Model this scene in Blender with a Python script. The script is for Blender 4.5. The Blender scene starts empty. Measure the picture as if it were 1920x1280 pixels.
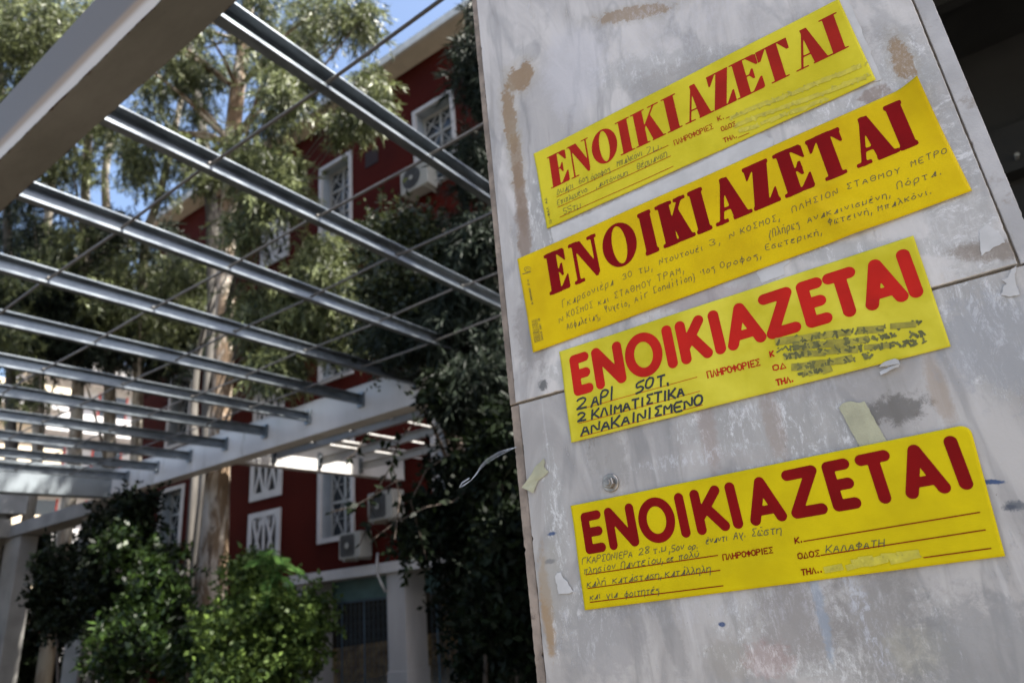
import bpy, math, random
import numpy as np
from mathutils import Matrix, Vector
from mathutils.geometry import tessellate_polygon
random.seed(4); RNG = np.random.default_rng(11)
sc = bpy.context.scene
R = math.radians

# ------------------------------------------------------------------ camera
# world: Z up, X = direction of the pergola rails, Y = direction of the main beams
H = 1.6; F = 1250.0
def cam_axes(az, pitch, roll):
    a, p, r = R(az), R(pitch), R(roll)
    fw = np.array([math.cos(a)*math.cos(p), math.sin(a)*math.cos(p), math.sin(p)])
    rt = np.array([math.sin(a), -math.cos(a), 0.0]); up = np.cross(rt, fw)
    return rt*math.cos(r)+up*math.sin(r), -rt*math.sin(r)+up*math.cos(r), fw
CR, CU, CF = cam_axes(33.3, 20.6, -5.6)
cd = bpy.data.cameras.new('camera'); cam = bpy.data.objects.new('camera', cd)
sc.collection.objects.link(cam); sc.camera = cam
cam.matrix_world = Matrix(((CR[0], CU[0], -CF[0], 0), (CR[1], CU[1], -CF[1], 0), (CR[2], CU[2], -CF[2], H), (0, 0, 0, 1)))
cd.sensor_width = 36; cd.lens = 36*F/1920; cd.clip_start = 0.05; cd.clip_end = 2000
cd.dof.use_dof = True; cd.dof.focus_distance = 0.90; cd.dof.aperture_fstop = 4.6; cd.dof.aperture_blades = 8

# ------------------------------------------------------------------ sky, sun, exposure
SUN = Vector((0.07, -0.56, 0.82)).normalized()
w = bpy.data.worlds.new('World'); sc.world = w; w.use_nodes = True
nt = w.node_tree; nt.nodes.clear()
o = nt.nodes.new('ShaderNodeOutputWorld'); b = nt.nodes.new('ShaderNodeBackground'); s = nt.nodes.new('ShaderNodeTexSky')
s.sky_type = 'NISHITA'; s.sun_disc = False
s.sun_elevation = math.asin(SUN.z); s.sun_rotation = math.atan2(SUN.x, SUN.y)
s.air_density = 1.0; s.dust_density = 3.0; s.ozone_density = 1.0
b.inputs['Strength'].default_value = 0.076
nt.links.new(s.outputs[0], b.inputs['Color']); nt.links.new(b.outputs[0], o.inputs['Surface'])
sl = bpy.data.lights.new('sun', 'SUN'); sl.energy = 4.9; sl.angle = R(0.55); sl.color = (1, 0.95, 0.87)
so = bpy.data.objects.new('sun', sl); sc.collection.objects.link(so)
so.rotation_euler = SUN.to_track_quat('Z', 'Y').to_euler(); so.location = (0, 0, 30)
sc.view_settings.view_transform = 'Standard'; sc.view_settings.look = 'None'
sc.view_settings.exposure = 2.28; sc.view_settings.gamma = 1; sc.view_settings.use_curve_mapping = False

# ------------------------------------------------------------------ helpers
def ray(px, py):
    d = CF*F + CR*(px-960) - CU*(py-640); return d/np.linalg.norm(d)
def onX(px, py, X): d = ray(px, py); return d*(X/d[0]) + np.array([0, 0, H])
def onY(px, py, Y): d = ray(px, py); return d*(Y/d[1]) + np.array([0, 0, H])
def onD(px, py, D): return ray(px, py)*D + np.array([0, 0, H])
ORG = {}
def link(o): sc.collection.objects.link(o); return o
def setp(o, label=None, cat=None, group=None, kind=None):
    if label: o['label'] = label
    if cat: o['category'] = cat
    if group: o['group'] = group
    if kind: o['kind'] = kind
    return o
def thing(name, label, cat, loc, group=None):
    o = bpy.data.objects.new(name, None); link(o); o.location = loc; o.empty_display_size = .1
    ORG[o.name] = np.array(loc, float); return setp(o, label, cat, group)
class MB:
    def __init__(s): s.v = []; s.f = []
    def add(s, vs, fs):
        n = len(s.v); s.v += [tuple(map(float, p)) for p in vs]; s.f += [tuple(i+n for i in f) for f in fs]; return s
    def box(s, x0, y0, z0, x1, y1, z1):
        v = [(x0,y0,z0),(x1,y0,z0),(x1,y1,z0),(x0,y1,z0),(x0,y0,z1),(x1,y0,z1),(x1,y1,z1),(x0,y1,z1)]
        return s.add(v, [(0,3,2,1),(4,5,6,7),(0,1,5,4),(1,2,6,5),(2,3,7,6),(3,0,4,7)])
    def prism(s, prof, axis, a, b):
        n = len(prof)
        def P(u, v, t): return (t,u,v) if axis == 'X' else ((u,t,v) if axis == 'Y' else (u,v,t))
        v = [P(u, q, a) for u, q in prof] + [P(u, q, b) for u, q in prof]
        f = [(i, (i+1) % n, (i+1) % n+n, i+n) for i in range(n)] + [tuple(range(n))[::-1], tuple(range(n, 2*n))]
        return s.add(v, f)
    def tube(s, pts, rad, n=8, cap=True):
        pts = [np.array(p, float) for p in pts]
        if not hasattr(rad, '__len__'): rad = [rad]*len(pts)
        base = len(s.v); up = None; rings = []
        for i, p in enumerate(pts):
            t = pts[min(i+1, len(pts)-1)] - pts[max(i-1, 0)]; t = t/(np.linalg.norm(t)+1e-9)
            if up is None: up = np.array([0, 0, 1.]) if abs(t[2]) < .9 else np.array([1., 0, 0])
            a = np.cross(t, up); a /= np.linalg.norm(a)+1e-9; c = np.cross(a, t); up = c
            rings.append([tuple(p + rad[i]*(a*math.cos(2*math.pi*k/n)+c*math.sin(2*math.pi*k/n))) for k in range(n)])
        for r_ in rings: s.v += r_
        for i in range(len(pts)-1):
            for k in range(n):
                s.f.append((base+i*n+k, base+i*n+(k+1) % n, base+(i+1)*n+(k+1) % n, base+(i+1)*n+k))
        if cap:
            s.f.append(tuple(base+k for k in range(n))[::-1]); s.f.append(tuple(base+(len(pts)-1)*n+k for k in range(n)))
        return s
    def rod(s, a, b, r, n=8): return s.tube([a, b], r, n)
def build(name, mb, mat, parent=None, smooth=False, label=None, cat=None, group=None, kind=None, bevel=0, loc=None):
    me = bpy.data.meshes.new(name)
    if parent is not None: org = ORG[parent.name]
    elif loc is not None: org = np.array(loc, float)
    else: org = np.zeros(3)
    v = np.array(mb.v) - org
    me.from_pydata([tuple(p) for p in v], [], mb.f)
    me.materials.append(mat)
    if smooth: me.polygons.foreach_set('use_smooth', [True]*len(me.polygons))
    me.update()
    o = bpy.data.objects.new(name, me); link(o); ORG[o.name] = org
    if parent is not None: o.parent = parent
    else: o.location = org
    if bevel:
        m = o.modifiers.new('bevel', 'BEVEL'); m.width = bevel; m.segments = 2; m.limit_method = 'ANGLE'
    return setp(o, label, cat, group, kind)
def bulk_quads(name, V, mat, parent=None, tint=None, **kw):
    """V: (n,4,3) array of quads"""
    n = len(V); org = ORG[parent.name] if parent is not None else np.zeros(3)
    me = bpy.data.meshes.new(name); me.vertices.add(n*4); me.loops.add(n*4); me.polygons.add(n)
    me.vertices.foreach_set('co', (V.reshape(-1, 3)-org).astype(np.float32).ravel())
    me.loops.foreach_set('vertex_index', np.arange(n*4, dtype=np.int32))
    me.polygons.foreach_set('loop_start', np.arange(0, n*4, 4, dtype=np.int32))
    if tint is not None:
        at = me.attributes.new('tint', 'FLOAT', 'POINT'); at.data.foreach_set('value', np.repeat(tint, 4).astype(np.float32))
    me.materials.append(mat); me.update(calc_edges=True); me.validate()
    o = bpy.data.objects.new(name, me); link(o); ORG[o.name] = org
    if parent is not None: o.parent = parent
    return setp(o, **kw)

# ------------------------------------------------------------------ materials
class NT:
    def __init__(s, name):
        s.m = bpy.data.materials.new(name); s.m.use_nodes = True; s.t = s.m.node_tree
        s.p = s.t.nodes['Principled BSDF']; s.out = s.t.nodes['Material Output']
    def n(s, t, **kw):
        x = s.t.nodes.new(t)
        for k, v in kw.items(): setattr(x, k, v)
        return x
    def l(s, a, b): s.t.links.new(a, b)
    def put(s, sock, v):
        if hasattr(v, 'is_output') or isinstance(v, bpy.types.NodeSocket): s.l(v, sock)
        else: sock.default_value = v
    def math(s, op, a, b=0.0, c=0.0, clamp=False):
        x = s.n('ShaderNodeMath', operation=op, use_clamp=clamp)
        s.put(x.inputs[0], a); s.put(x.inputs[1], b); s.put(x.inputs[2], c); return x.outputs[0]
    def mix(s, f, a, b, mode='MIX'):
        x = s.n('ShaderNodeMix', data_type='RGBA', blend_type=mode); x.clamp_factor = True
        s.put(x.inputs[0], f)
        for k, v in ((6, a), (7, b)):
            s.put(x.inputs[k], v if isinstance(v, bpy.types.NodeSocket) else (*v[:3], 1))
        return x.outputs[2]
    def pos(s, scale=(1, 1, 1), off=(0, 0, 0)):
        g = s.n('ShaderNodeNewGeometry'); m = s.n('ShaderNodeMapping'); s.l(g.outputs['Position'], m.inputs[0])
        m.inputs['Scale'].default_value = scale; m.inputs['Location'].default_value = off; return m.outputs[0]
    def noise(s, vec, scale, detail=4, rough=.55, dist=0):
        x = s.n('ShaderNodeTexNoise'); s.l(vec, x.inputs['Vector'])
        x.inputs['Scale'].default_value = scale; x.inputs['Detail'].default_value = detail
        x.inputs['Roughness'].default_value = rough; x.inputs['Distortion'].default_value = dist; return x.outputs['Fac']
    def rng(s, v, a, b, c=0.0, d=1.0):
        x = s.n('ShaderNodeMapRange', interpolation_type='SMOOTHSTEP'); s.put(x.inputs[0], v)
        x.inputs[1].default_value = a; x.inputs[2].default_value = b; x.inputs[3].default_value = c; x.inputs[4].default_value = d
        return x.outputs[0]
    def bump(s, h, strength, dist=.01):
        x = s.n('ShaderNodeBump'); x.inputs['Strength'].default_value = strength; x.inputs['Distance'].default_value = dist
        s.l(h, x.inputs['Height']); s.l(x.outputs[0], s.p.inputs['Normal'])
    def fin(s, col=None, rough=None, metal=None, spec=None):
        if col is not None: s.put(s.p.inputs['Base Color'], col if isinstance(col, bpy.types.NodeSocket) else (*col, 1))
        if rough is not None: s.put(s.p.inputs['Roughness'], rough)
        if metal is not None: s.put(s.p.inputs['Metallic'], metal)
        if spec is not None: s.put(s.p.inputs['Specular IOR Level'], spec)
        return s.m
def simple(name, c, rough=.6, metal=0., var=.15, scale=3., bump=0., dirt=None, stretch=(1, 1, 1), spec=.5):
    t = NT(name); p = t.pos(stretch); n = t.noise(p, scale, 5)
    dark = tuple(x*(1-var) for x in c); lite = tuple(min(1, x*(1+var)) for x in c)
    col = t.mix(t.rng(n, .3, .7), dark, lite)
    if dirt: col = t.mix(t.rng(t.noise(p, scale*2.3, 7, .7), .55, .72), col, dirt)
    if bump: t.bump(t.noise(p, scale*12, 6, .7), bump, .004)
    return t.fin(col, rough, metal, spec)
def leaf_mat(name, c0, c1, trans=.35, rough=.45, spec=.3):
    t = NT(name); a = t.n('ShaderNodeAttribute'); a.attribute_name = 'tint'
    col = t.mix(a.outputs['Fac'], c0, c1); t.fin(col, rough, 0, spec)
    tr = t.n('ShaderNodeBsdfTranslucent'); c2 = t.mix(.5, col, (1, .95, .25), 'MULTIPLY'); t.l(t.mix(.4, col, c2), tr.inputs[0])
    mx = t.n('ShaderNodeMixShader'); mx.inputs[0].default_value = trans
    t.l(t.p.outputs[0], mx.inputs[1]); t.l(tr.outputs[0], mx.inputs[2]); t.l(mx.outputs[0], t.out.inputs[0])
    return t.m

M = {}
M['white_paint'] = simple('white_paint', (.46, .45, .44), .5, dirt=(.30, .28, .25), scale=1.2, stretch=(1, 1, .3))
M['steel_paint'] = simple('steel_paint', (.27, .265, .26), .45, dirt=(.30, .28, .25), scale=1.6, var=.1)
M['surround'] = simple('surround', (.42, .41, .41), .6, var=.06)
M['casement'] = simple('casement', (.33, .33, .32), .5, var=.08)
M['reveal'] = simple('reveal', (.24, .27, .30), .7, var=.08)
M['red'] = simple('red_plaster', (.046, .0036, .0012), .9, var=.16, scale=.9, bump=.3, spec=.15)
M['red_dark'] = simple('vent_red', (.012, .002, .002), .8)
M['eave'] = simple('eave_plaster', (.48, .42, .34), .8, var=.08)
M['fascia'] = simple('fascia', (.50, .50, .48), .7)
M['teal'] = simple('teal_paint', (.075, .15, .16), .6)
M['blue_iron'] = simple('blue_iron', (.06, .115, .17), .5)
M['dark_iron'] = simple('dark_iron', (.02, .03, .04), .5)
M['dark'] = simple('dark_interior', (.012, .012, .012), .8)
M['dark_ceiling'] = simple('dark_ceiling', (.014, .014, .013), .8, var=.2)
M['floor_tile'] = simple('floor_tile', (.55, .47, .36), .5, scale=2)
M['cream'] = simple('cream_wall', (.62, .52, .38), .8, var=.1)
M['warm'] = simple('warm_lit_wall', (.50, .33, .17), .8, var=.25, scale=4)
M['awn_red'] = simple('red_trim', (.45, .05, .03), .6)
M['ac'] = simple('ac_white', (.27, .27, .25), .45, var=.05)
M['ac_dark'] = simple('ac_grille', (.035, .035, .035), .5)
M['cable'] = simple('cable_grey', (.35, .35, .35), .5)
M['ground'] = simple('ground_paving', (.15, .135, .115), .9, var=.3, scale=2, bump=.4)
M['soil'] = simple('soil', (.035, .028, .02), .95, var=.3, scale=4)
M['marble_far'] = simple('marble_column', (.32, .31, .31), .5, var=.14, scale=1.5, stretch=(1, 1, .25))
M['post'] = simple('concrete_post', (.15, .145, .135), .8, var=.2, scale=2, bump=.3)
M['rod'] = simple('rod_steel', (.16, .15, .14), .45, .6)
M['beam_shaded'] = simple('shaded_white_paint', (.13, .15, .165), .6, var=.2, scale=2)  # white paint darkened to blue-grey, the far beam's shade put into the colour
M['inner_lit_tan'] = simple('inner_lit_tan', (.20, .15, .09), .8, var=.5, scale=5)
M['roof'] = simple('roof_slab', (.25, .25, .25), .8)
M['bolt'] = simple('bolt_steel', (.30, .27, .24), .38, .85, var=.35, scale=90)
M['grout'] = simple('grout', (.24, .20, .155), .95, var=.3, scale=60)
M['ink'] = simple('ink_black', (.012, .012, .012), .5, var=0)
M['pen'] = simple('pen_ink', (.035, .030, .025), .6, var=0)
M['print'] = simple('print_red', (.30, .014, .006), .5, var=.13, scale=14, spec=.08)
M['print_deep'] = simple('print_deep_red', (.17, .002, .002), .5, var=.13, scale=14, spec=.08)
M['print_bright'] = simple('print_bright_red', (.40, .014, .008), .5, var=.13, scale=14, spec=.08)
M['smudge'] = simple('smudged_ink', (.10, .095, .016), .6, var=.4, scale=60)
M['wipe'] = simple('wiped_ink', (.25, .215, .015), .6, var=.3, scale=70)
M['wipe2'] = simple('faint_wiped_ink', (.44, .37, .022), .6, var=.15, scale=70)
M['smudge2'] = simple('faded_ink', (.42, .36, .03), .6, var=.3, scale=60)
M['tape'] = simple('masking_tape', (.34, .33, .22), .65, var=.12, scale=40, bump=.4)
M['torn'] = simple('torn_paper', (.44, .43, .42), .8, var=.08, scale=30)
M['plastic'] = None
t = NT('galvanised'); p = t.pos((.4, 1, 1)); n = t.noise(p, 14, 6, .7)
M['galv'] = t.fin(t.mix(t.rng(n, .3, .7), (.12, .14, .16), (.22, .245, .27)), t.rng(n, .2, .8, .32, .48), .7)
t = NT('beam_paint_lit_strip'); p = t.pos((1, .15, 1)); zz = t.n('ShaderNodeSeparateXYZ'); t.l(t.pos(), zz.inputs[0])
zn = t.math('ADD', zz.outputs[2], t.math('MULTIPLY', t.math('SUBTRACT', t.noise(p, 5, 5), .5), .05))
c = t.mix(t.rng(zn, 3.86, 3.92), (.46, .42, .37), (.25, .18, .11))  # pale lower strip paints light on the web; brown band above is stain
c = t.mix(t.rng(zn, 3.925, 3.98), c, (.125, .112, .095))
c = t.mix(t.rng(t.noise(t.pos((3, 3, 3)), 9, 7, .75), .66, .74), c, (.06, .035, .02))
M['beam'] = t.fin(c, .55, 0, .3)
t = NT('shaded_beam_plate'); zz = t.n('ShaderNodeSeparateXYZ'); t.l(t.pos(), zz.inputs[0])
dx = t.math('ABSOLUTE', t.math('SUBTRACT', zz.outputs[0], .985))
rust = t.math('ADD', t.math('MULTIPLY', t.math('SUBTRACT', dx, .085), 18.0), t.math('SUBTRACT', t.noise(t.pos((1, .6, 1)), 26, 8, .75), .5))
c = t.mix(t.rng(t.noise(t.pos((1, .3, 1)), 4, 6, .65), .3, .7), (.115, .108, .092), (.165, .155, .135))  # beam paint darkened so the colour carries the underside's shade; edges are rust
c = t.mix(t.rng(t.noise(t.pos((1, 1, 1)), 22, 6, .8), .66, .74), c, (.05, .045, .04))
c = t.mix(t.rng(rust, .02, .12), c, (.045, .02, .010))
M['shaded_beam_plate'] = t.fin(c, .75, 0, .2)
t = NT('clear_plastic'); t.fin((.7, .75, .85), .15, 0); t.p.inputs['Alpha'].default_value = .38
M['plastic'] = t.m
t = NT('window_glass'); t.fin((.03, .035, .04), .06, 0, .6); M['glass'] = t.m
# eucalyptus bark: pale with peeling brown strips
t = NT('eucalyptus_bark'); p = t.pos((1, 1, .22)); n = t.noise(p, 5, 6, .65, .6); n2 = t.noise(t.pos((1, 1, .3), (4, 2, 1)), 9, 6, .7)
c = t.mix(t.rng(n, .40, .56), (.44, .39, .33), (.15, .10, .06)); c = t.mix(t.rng(n2, .56, .66), c, (.075, .05, .035))
t.bump(n2, .8, .03); M['bark'] = t.fin(c, .85)
t = NT('pale_bark'); p = t.pos((1, 1, .25)); n = t.noise(p, 6, 6, .65, .4)
t.bump(n, .5, .02); M['bark_pale'] = t.fin(t.mix(t.rng(n, .4, .68), (.36, .33, .28), (.16, .12, .085)), .85)
M['bark_grey'] = simple('grey_bark', (.075, .068, .06), .9, scale=5, var=.4, bump=.4, stretch=(1, 1, .2))
M['bark_dark'] = simple('dark_bark', (.06, .045, .035), .9, scale=6, bump=.4)
M['euc'] = leaf_mat('eucalyptus_leaf', (.008, .014, .005), (.205, .235, .10), .24, .42, .35)
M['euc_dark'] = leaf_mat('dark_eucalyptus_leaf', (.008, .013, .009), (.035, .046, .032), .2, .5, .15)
M['shrub'] = leaf_mat('shrub_leaf', (.014, .030, .008), (.13, .19, .045), .35, .45, .2)
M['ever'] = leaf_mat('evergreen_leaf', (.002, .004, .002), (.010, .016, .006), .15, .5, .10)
M['ever_top'] = leaf_mat('glossy_evergreen_leaf', (.006, .010, .005), (.07, .085, .035), .2, .4, .3)
M['laurel'] = leaf_mat('shaded_laurel_leaf', (.003, .007, .003), (.034, .062, .012), .3, .4, .25)  # kept dark so the leaf colour carries the shade on these bushes
M['fern'] = leaf_mat('fern_leaf', (.06, .14, .04), (.13, .23, .08), .45, .45)

# marble of the pillar ---------------------------------------------------------
def marble(name, seed, bright=1.0):
    t = NT(name)
    P = t.pos((1, 1, 1), (seed, 0, 0)); W = t.pos()
    sep = t.n('ShaderNodeSeparateXYZ'); t.l(W, sep.inputs[0]); Y, Z = sep.outputs[1], sep.outputs[2]
    big = t.noise(t.pos((1, 1, .45), (seed, 3, 1)), 7, 5, .6, 1.2)
    streak = t.noise(t.pos((1, 1, .11), (seed, 7, 2)), 26, 6, .65, .8)
    fine = t.noise(P, 90, 8, .75, .3)
    chalk = t.noise(t.pos((1, 1, .35), (seed, 31, 4)), 60, 10, .85, .4)
    c = t.mix(t.rng(big, .36, .64), (.345*bright, .322*bright, .302*bright), (.50*bright, .468*bright, .437*bright))
    c = t.mix(t.math('MULTIPLY', t.rng(streak, .54, .72), .42), c, (.20, .185, .16))
    c = t.mix(t.math('MULTIPLY', t.rng(streak, .46, .30), .35), c, (.54, .52, .51))
    soft2 = t.noise(t.pos((1, 1, .3), (seed, 41, 6)), 14, 3, .5, .5)
    c = t.mix(t.math('MULTIPLY', t.rng(soft2, .56, .74), .45), c, (.25, .235, .215))
    wv = t.math('ABSOLUTE', t.math('SUBTRACT', t.noise(t.pos((1, 1.3, .4), (seed, 11, 5)), 5.5, 5, .5, .6), .5))
    c = t.mix(t.math('MULTIPLY', t.rng(wv, .035, .0), .30), c, (.13, .13, .13))
    scr = t.noise(t.pos((1, 1.0, .40), (seed, 1, 3)), 75, 12, .88, .5)
    scr2 = t.noise(t.pos((1, .45, 1.0), (seed, 8, 3)), 75, 12, .88, .5)
    reg = t.rng(t.noise(t.pos((1, 1, .5), (seed, 21, 9)), 9, 4, .6, .8), .54, .66)
    sc1 = t.rng(scr, .54, .62)
    c = t.mix(t.math('MULTIPLY', t.math('MULTIPLY', reg, sc1), .75), c, (.64, .62, .61))
    sp = t.rng(t.noise(t.pos((1, 1, 1), (seed, 6, 3)), 420, 3, .6), .70, .76)
    c = t.mix(t.math('MULTIPLY', sp, .4), c, (.60, .58, .57))
    dk_ = t.rng(t.noise(t.pos((1, 1, 1), (seed, 16, 3)), 150, 3, .6), .735, .76)
    c = t.mix(t.math('MULTIPLY', dk_, .7), c, (.10, .08, .06))
    rv = t.n('ShaderNodeTexNoise')
    def blob(px, py, ry, rz, col, k=1.0, namp=.9, nsc=34, soft=.35, ang=0.0):
        nonlocal c
        q = onX(px, py, .9)
        dy = t.math('SUBTRACT', Y, float(q[1])); dz = t.math('SUBTRACT', Z, float(q[2]))
        ca, sa = math.cos(ang), math.sin(ang)
        u = t.math('DIVIDE', t.math('ADD', t.math('MULTIPLY', dy, ca), t.math('MULTIPLY', dz, sa)), ry)
        v = t.math('DIVIDE', t.math('SUBTRACT', t.math('MULTIPLY', dz, ca), t.math('MULTIPLY', dy, sa)), rz)
        d = t.math('SQRT', t.math('ADD', t.math('MULTIPLY', u, u), t.math('MULTIPLY', v, v)))
        nn = t.noise(P, nsc*1.9, 9, .78, .4)
        d = t.math('ADD', d, t.math('MULTIPLY', t.math('SUBTRACT', nn, .5), namp*2))
        if k > 1:      # glue residue and scrubbed zone: greyer, with chalky white scratches
            msk = t.rng(d, 1.25, .75); q_ = scr if k < 3 else scr2
            c = t.mix(t.math('MULTIPLY', msk, .55), c, (.30, .29, .27))
            c = t.mix(t.math('MULTIPLY', t.math('MULTIPLY', msk, t.rng(q_, .51, .60)), .72), c, (col[0], col[1], col[2]))
            return
        msk = t.rng(d, 1.0+soft*.9, 1.0-soft)
        if col[0] > .5 and namp > .8:
            msk = t.math('MULTIPLY', msk, t.rng(t.noise(t.pos((1, 1.0, .42), (px, py*.1, 0)), 150, 10, .82, .5), .47, .60))
        if col == BR:
            msk = t.rng(d, 1.06, .90); c = t.mix(t.math('MULTIPLY', t.rng(d, 1.9, 1.0), .35), c, (.30, .26, .19))
        c = t.mix(t.math('MULTIPLY', msk, k), c, (col[0]*.80, col[1]*.77, col[2]*.75))
    br = (.30, .19, .095)
    for a in BLOBS[name]: blob(*a)
    rgh = t.rng(fine, .3, .7, .30, .55)
    h = t.math('ADD', t.math('MULTIPLY', fine, .5), t.math('MULTIPLY', t.math('MULTIPLY', reg, sc1), .6))
    t.bump(h, .6, .002)
    return t.fin(c, rgh, 0)
BR = (.29, .19, .085); PL = (.47, .47, .49); LT = (.60, .60, .63); DK = (.10, .09, .075); INK = (.012, .05, .16)
BLOBS = {
 'marble_upper': [
    (1270, 130, .17, .035, (.66, .645, .63), 2, 1.0, 30, .3, .48), (1760, 300, .035, .22, (.66, .645, .64), 3.5, 1.1, 24, .3, 0), (1010, 390, .03, .09, (.66, .64, .62), 2, 1.1, 24, .3, 0), (1560, 470, .22, .012, (.64, .62, .61), 2, 1.0, 30, .3, .33), (1700, 130, .03, .06, (.66, .64, .63), 2, 1.2, 30, .3, 0), (1080, 700, .06, .02, (.62, .60, .58), 2, 1.0, 30, .3, .3), (1540, 210, .10, .02, (.66, .64, .63), 2, 1.0, 40, .3, .45),
    (975, 145, .030, .032, BR, .9, 1.2, 30), (955, 225, .015, .080, BR, .85, 1.3, 26), (968, 300, .014, .06, BR, .6, 1.5, 26), (975, 360, .012, .08, (.26, .17, .09), .75, 1.3, 26), (982, 440, .014, .08, (.24, .17, .11), .8, 1.3, 30),
    (1185, 26, .070, .014, BR, .7, 1.3, 34, .35, .45), (1690, 110, .012, .036, BR, .85, 1.1, 40), (1640, 178, .020, .012, (.22, .15, .10), .7, 1.2, 40),
    (1220, 60, .17, .07, LT, .45, .9, 20), (1075, 130, .06, .10, LT, .55, .8, 14), (1400, 20, .12, .10, (.56, .56, .57), .4, 1.6, 60),
    (1750, 330, .035, .20, (.62, .62, .62), .55, 1.7, 70), (1450, 105, .14, .035, (.30, .29, .27), .45, 1.5, 40, .3, .4),
    (1870, 470, .045, .012, (.20, .15, .10), .7, 1.0, 60, .3, .3), (1270, 150, .08, .03, (.33, .31, .28), .45, 1.3, 45, .3, .4),
    (995, 620, .03, .07, (.22, .20, .18), .55, 1.3, 30), (1018, 722, .009, .009, (.05, .05, .045), .8, 1.2, 90), (1320, 560, .10, .02, (.36, .29, .28), .5, 1.2, 40, .3, .3),
    (1690, 505, .12, .02, (.56, .54, .50), .5, 1.2, 40, .3, .3)],
 'marble_lower': [
    (1440, 800, .12, .035, (.64, .63, .63), 2, 1.1, 24, .3, .2), (1560, 1180, .13, .05, (.62, .61, .61), 2, 1.2, 24, .3, .1), (1530, 1243, .13, .018, (.68, .67, .65), 2, .8, 60, .3, .12), (1040, 960, .018, .10, (.64, .63, .62), 2, 1.2, 24, .3, 0), (1100, 1170, .05, .05, (.62, .60, .59), 2, 1.2, 24, .3, 0), (1850, 620, .04, .08, (.62, .61, .62), 2, 1.2, 24, .3, 0),
    (1680, 768, .032, .016, DK, .75, 1.6, 40), (1760, 730, .010, .045, (.33, .25, .17), .55, .9, 30), (1245, 850, .018, .07, (.30, .30, .30), .4, 1.2, 22),
    (1140, 855, .030, .05, (.25, .24, .22), .55, 1.4, 26), (1325, 800, .012, .06, (.30, .22, .18), .45, 1.1, 26), (1450, 790, .012, .05, (.31, .24, .19), .5, 1.1, 26),
    (1445, 720, .10, .035, (.56, .57, .60), .35, 1.4, 60), (1300, 858, .08, .010, (.66, .68, .72), .6, 1.6, 120), (1490, 867, .07, .010, (.68, .70, .73), .6, 1.6, 120),
    (1860, 903, .011, .0026, INK, .95, .8, 120, .3, .15), (1903, 948, .010, .0055, (.03, .05, .08), .7, 1.4, 120), (1034, 1000, .008, .0028, INK, .9, 1.0, 110), (1030, 1052, .010, .0035, (.02, .03, .07), .85, .9, 90),
    (1353, 1170, .0045, .003, INK, .95, .5, 80), (1893, 950, .006, .003, (.02, .03, .06), .6, 1.0, 90), (1024, 1130, .010, .075, (.33, .22, .11), .85, 1.1, 26), (1040, 1180, .004, .05, (.72, .72, .72), .6, 1.3, 90),
    (1030, 1080, .020, .05, (.36, .35, .31), .5, 1.2, 30), (1365, 1235, .03, .025, (.34, .32, .28), .5, 1.2, 40), (1450, 1248, .05, .012, (.66, .66, .65), .8, 1.3, 80, .25), (1600, 1240, .055, .016, (.66, .66, .65), .8, 1.3, 80, .25),
    (1500, 1165, .05, .045, (.24, .22, .21), .55, 1.5, 26), (1650, 1170, .045, .06, (.21, .20, .19), .55, 1.5, 26), (1620, 1150, .012, .06, (.60, .64, .72), .6, 1.0, 26, .3, -.15), (1540, 1150, .006, .05, (.25, .36, .50), .4, 1.4, 50),
    (1720, 1220, .030, .025, (.38, .37, .30), .5, 1.0, 40), (1860, 1230, .07, .06, (.18, .19, .20), .5, 1.5, 26), (1870, 640, .06, .06, (.30, .32, .35), .5, 1.5, 30), (1440, 1235, .03, .02, (.40, .12, .10), .2, 1.4, 60),
    (1340, 1090, .15, .05, (.56, .57, .62), .4, 1.2, 20), (1130, 1200, .06, .05, (.26, .26, .27), .45, 1.4, 24), (1250, 1160, .012, .09, (.22, .22, .22), .4, 1.3, 24, .3, -.15)],
 'marble_edge': [], 'marble_edge_light': []}
M['marble_upper'] = marble('marble_upper', 0.0, 1.06)
M['marble_lower'] = marble('marble_lower', 5.0, .80)
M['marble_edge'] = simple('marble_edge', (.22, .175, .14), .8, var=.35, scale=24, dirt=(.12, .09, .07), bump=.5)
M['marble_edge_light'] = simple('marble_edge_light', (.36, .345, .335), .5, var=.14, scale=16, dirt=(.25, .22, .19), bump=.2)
def sticker_mat(name, c, c2):
    t = NT(name); n = t.noise(t.pos(), 9, 4, .6); n2 = t.noise(t.pos((1, 1, 1), (3, 1, 2)), 60, 5, .6)
    col = t.mix(t.rng(n, .3, .7), c, c2)
    col = t.mix(t.math('MULTIPLY', t.rng(t.noise(t.pos((1, 1, 1), (9, 4, 2)), 110, 6, .8), .66, .74), .35), col, (.25, .20, .05)); t.bump(t.math('ADD', t.math('MULTIPLY', n2, .3), t.noise(t.pos((1, 1, 1), (5, 1, 2)), 22, 3, .5)), .55, .0028)
    t.p.inputs['Specular IOR Level'].default_value = .10
    return t.fin(col, .5)
M['lemon'] = sticker_mat('lemon_paper', (.46, .385, .012), (.56, .48, .026))
M['lemon2'] = sticker_mat('lemon_paper_glossy', (.44, .375, .014), (.58, .51, .045))
M['amber'] = sticker_mat('deep_yellow_paper', (.49, .33, .001), (.59, .42, .001))
M['yellow'] = sticker_mat('yellow_paper', (.45, .345, .001), (.55, .43, .001))

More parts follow.
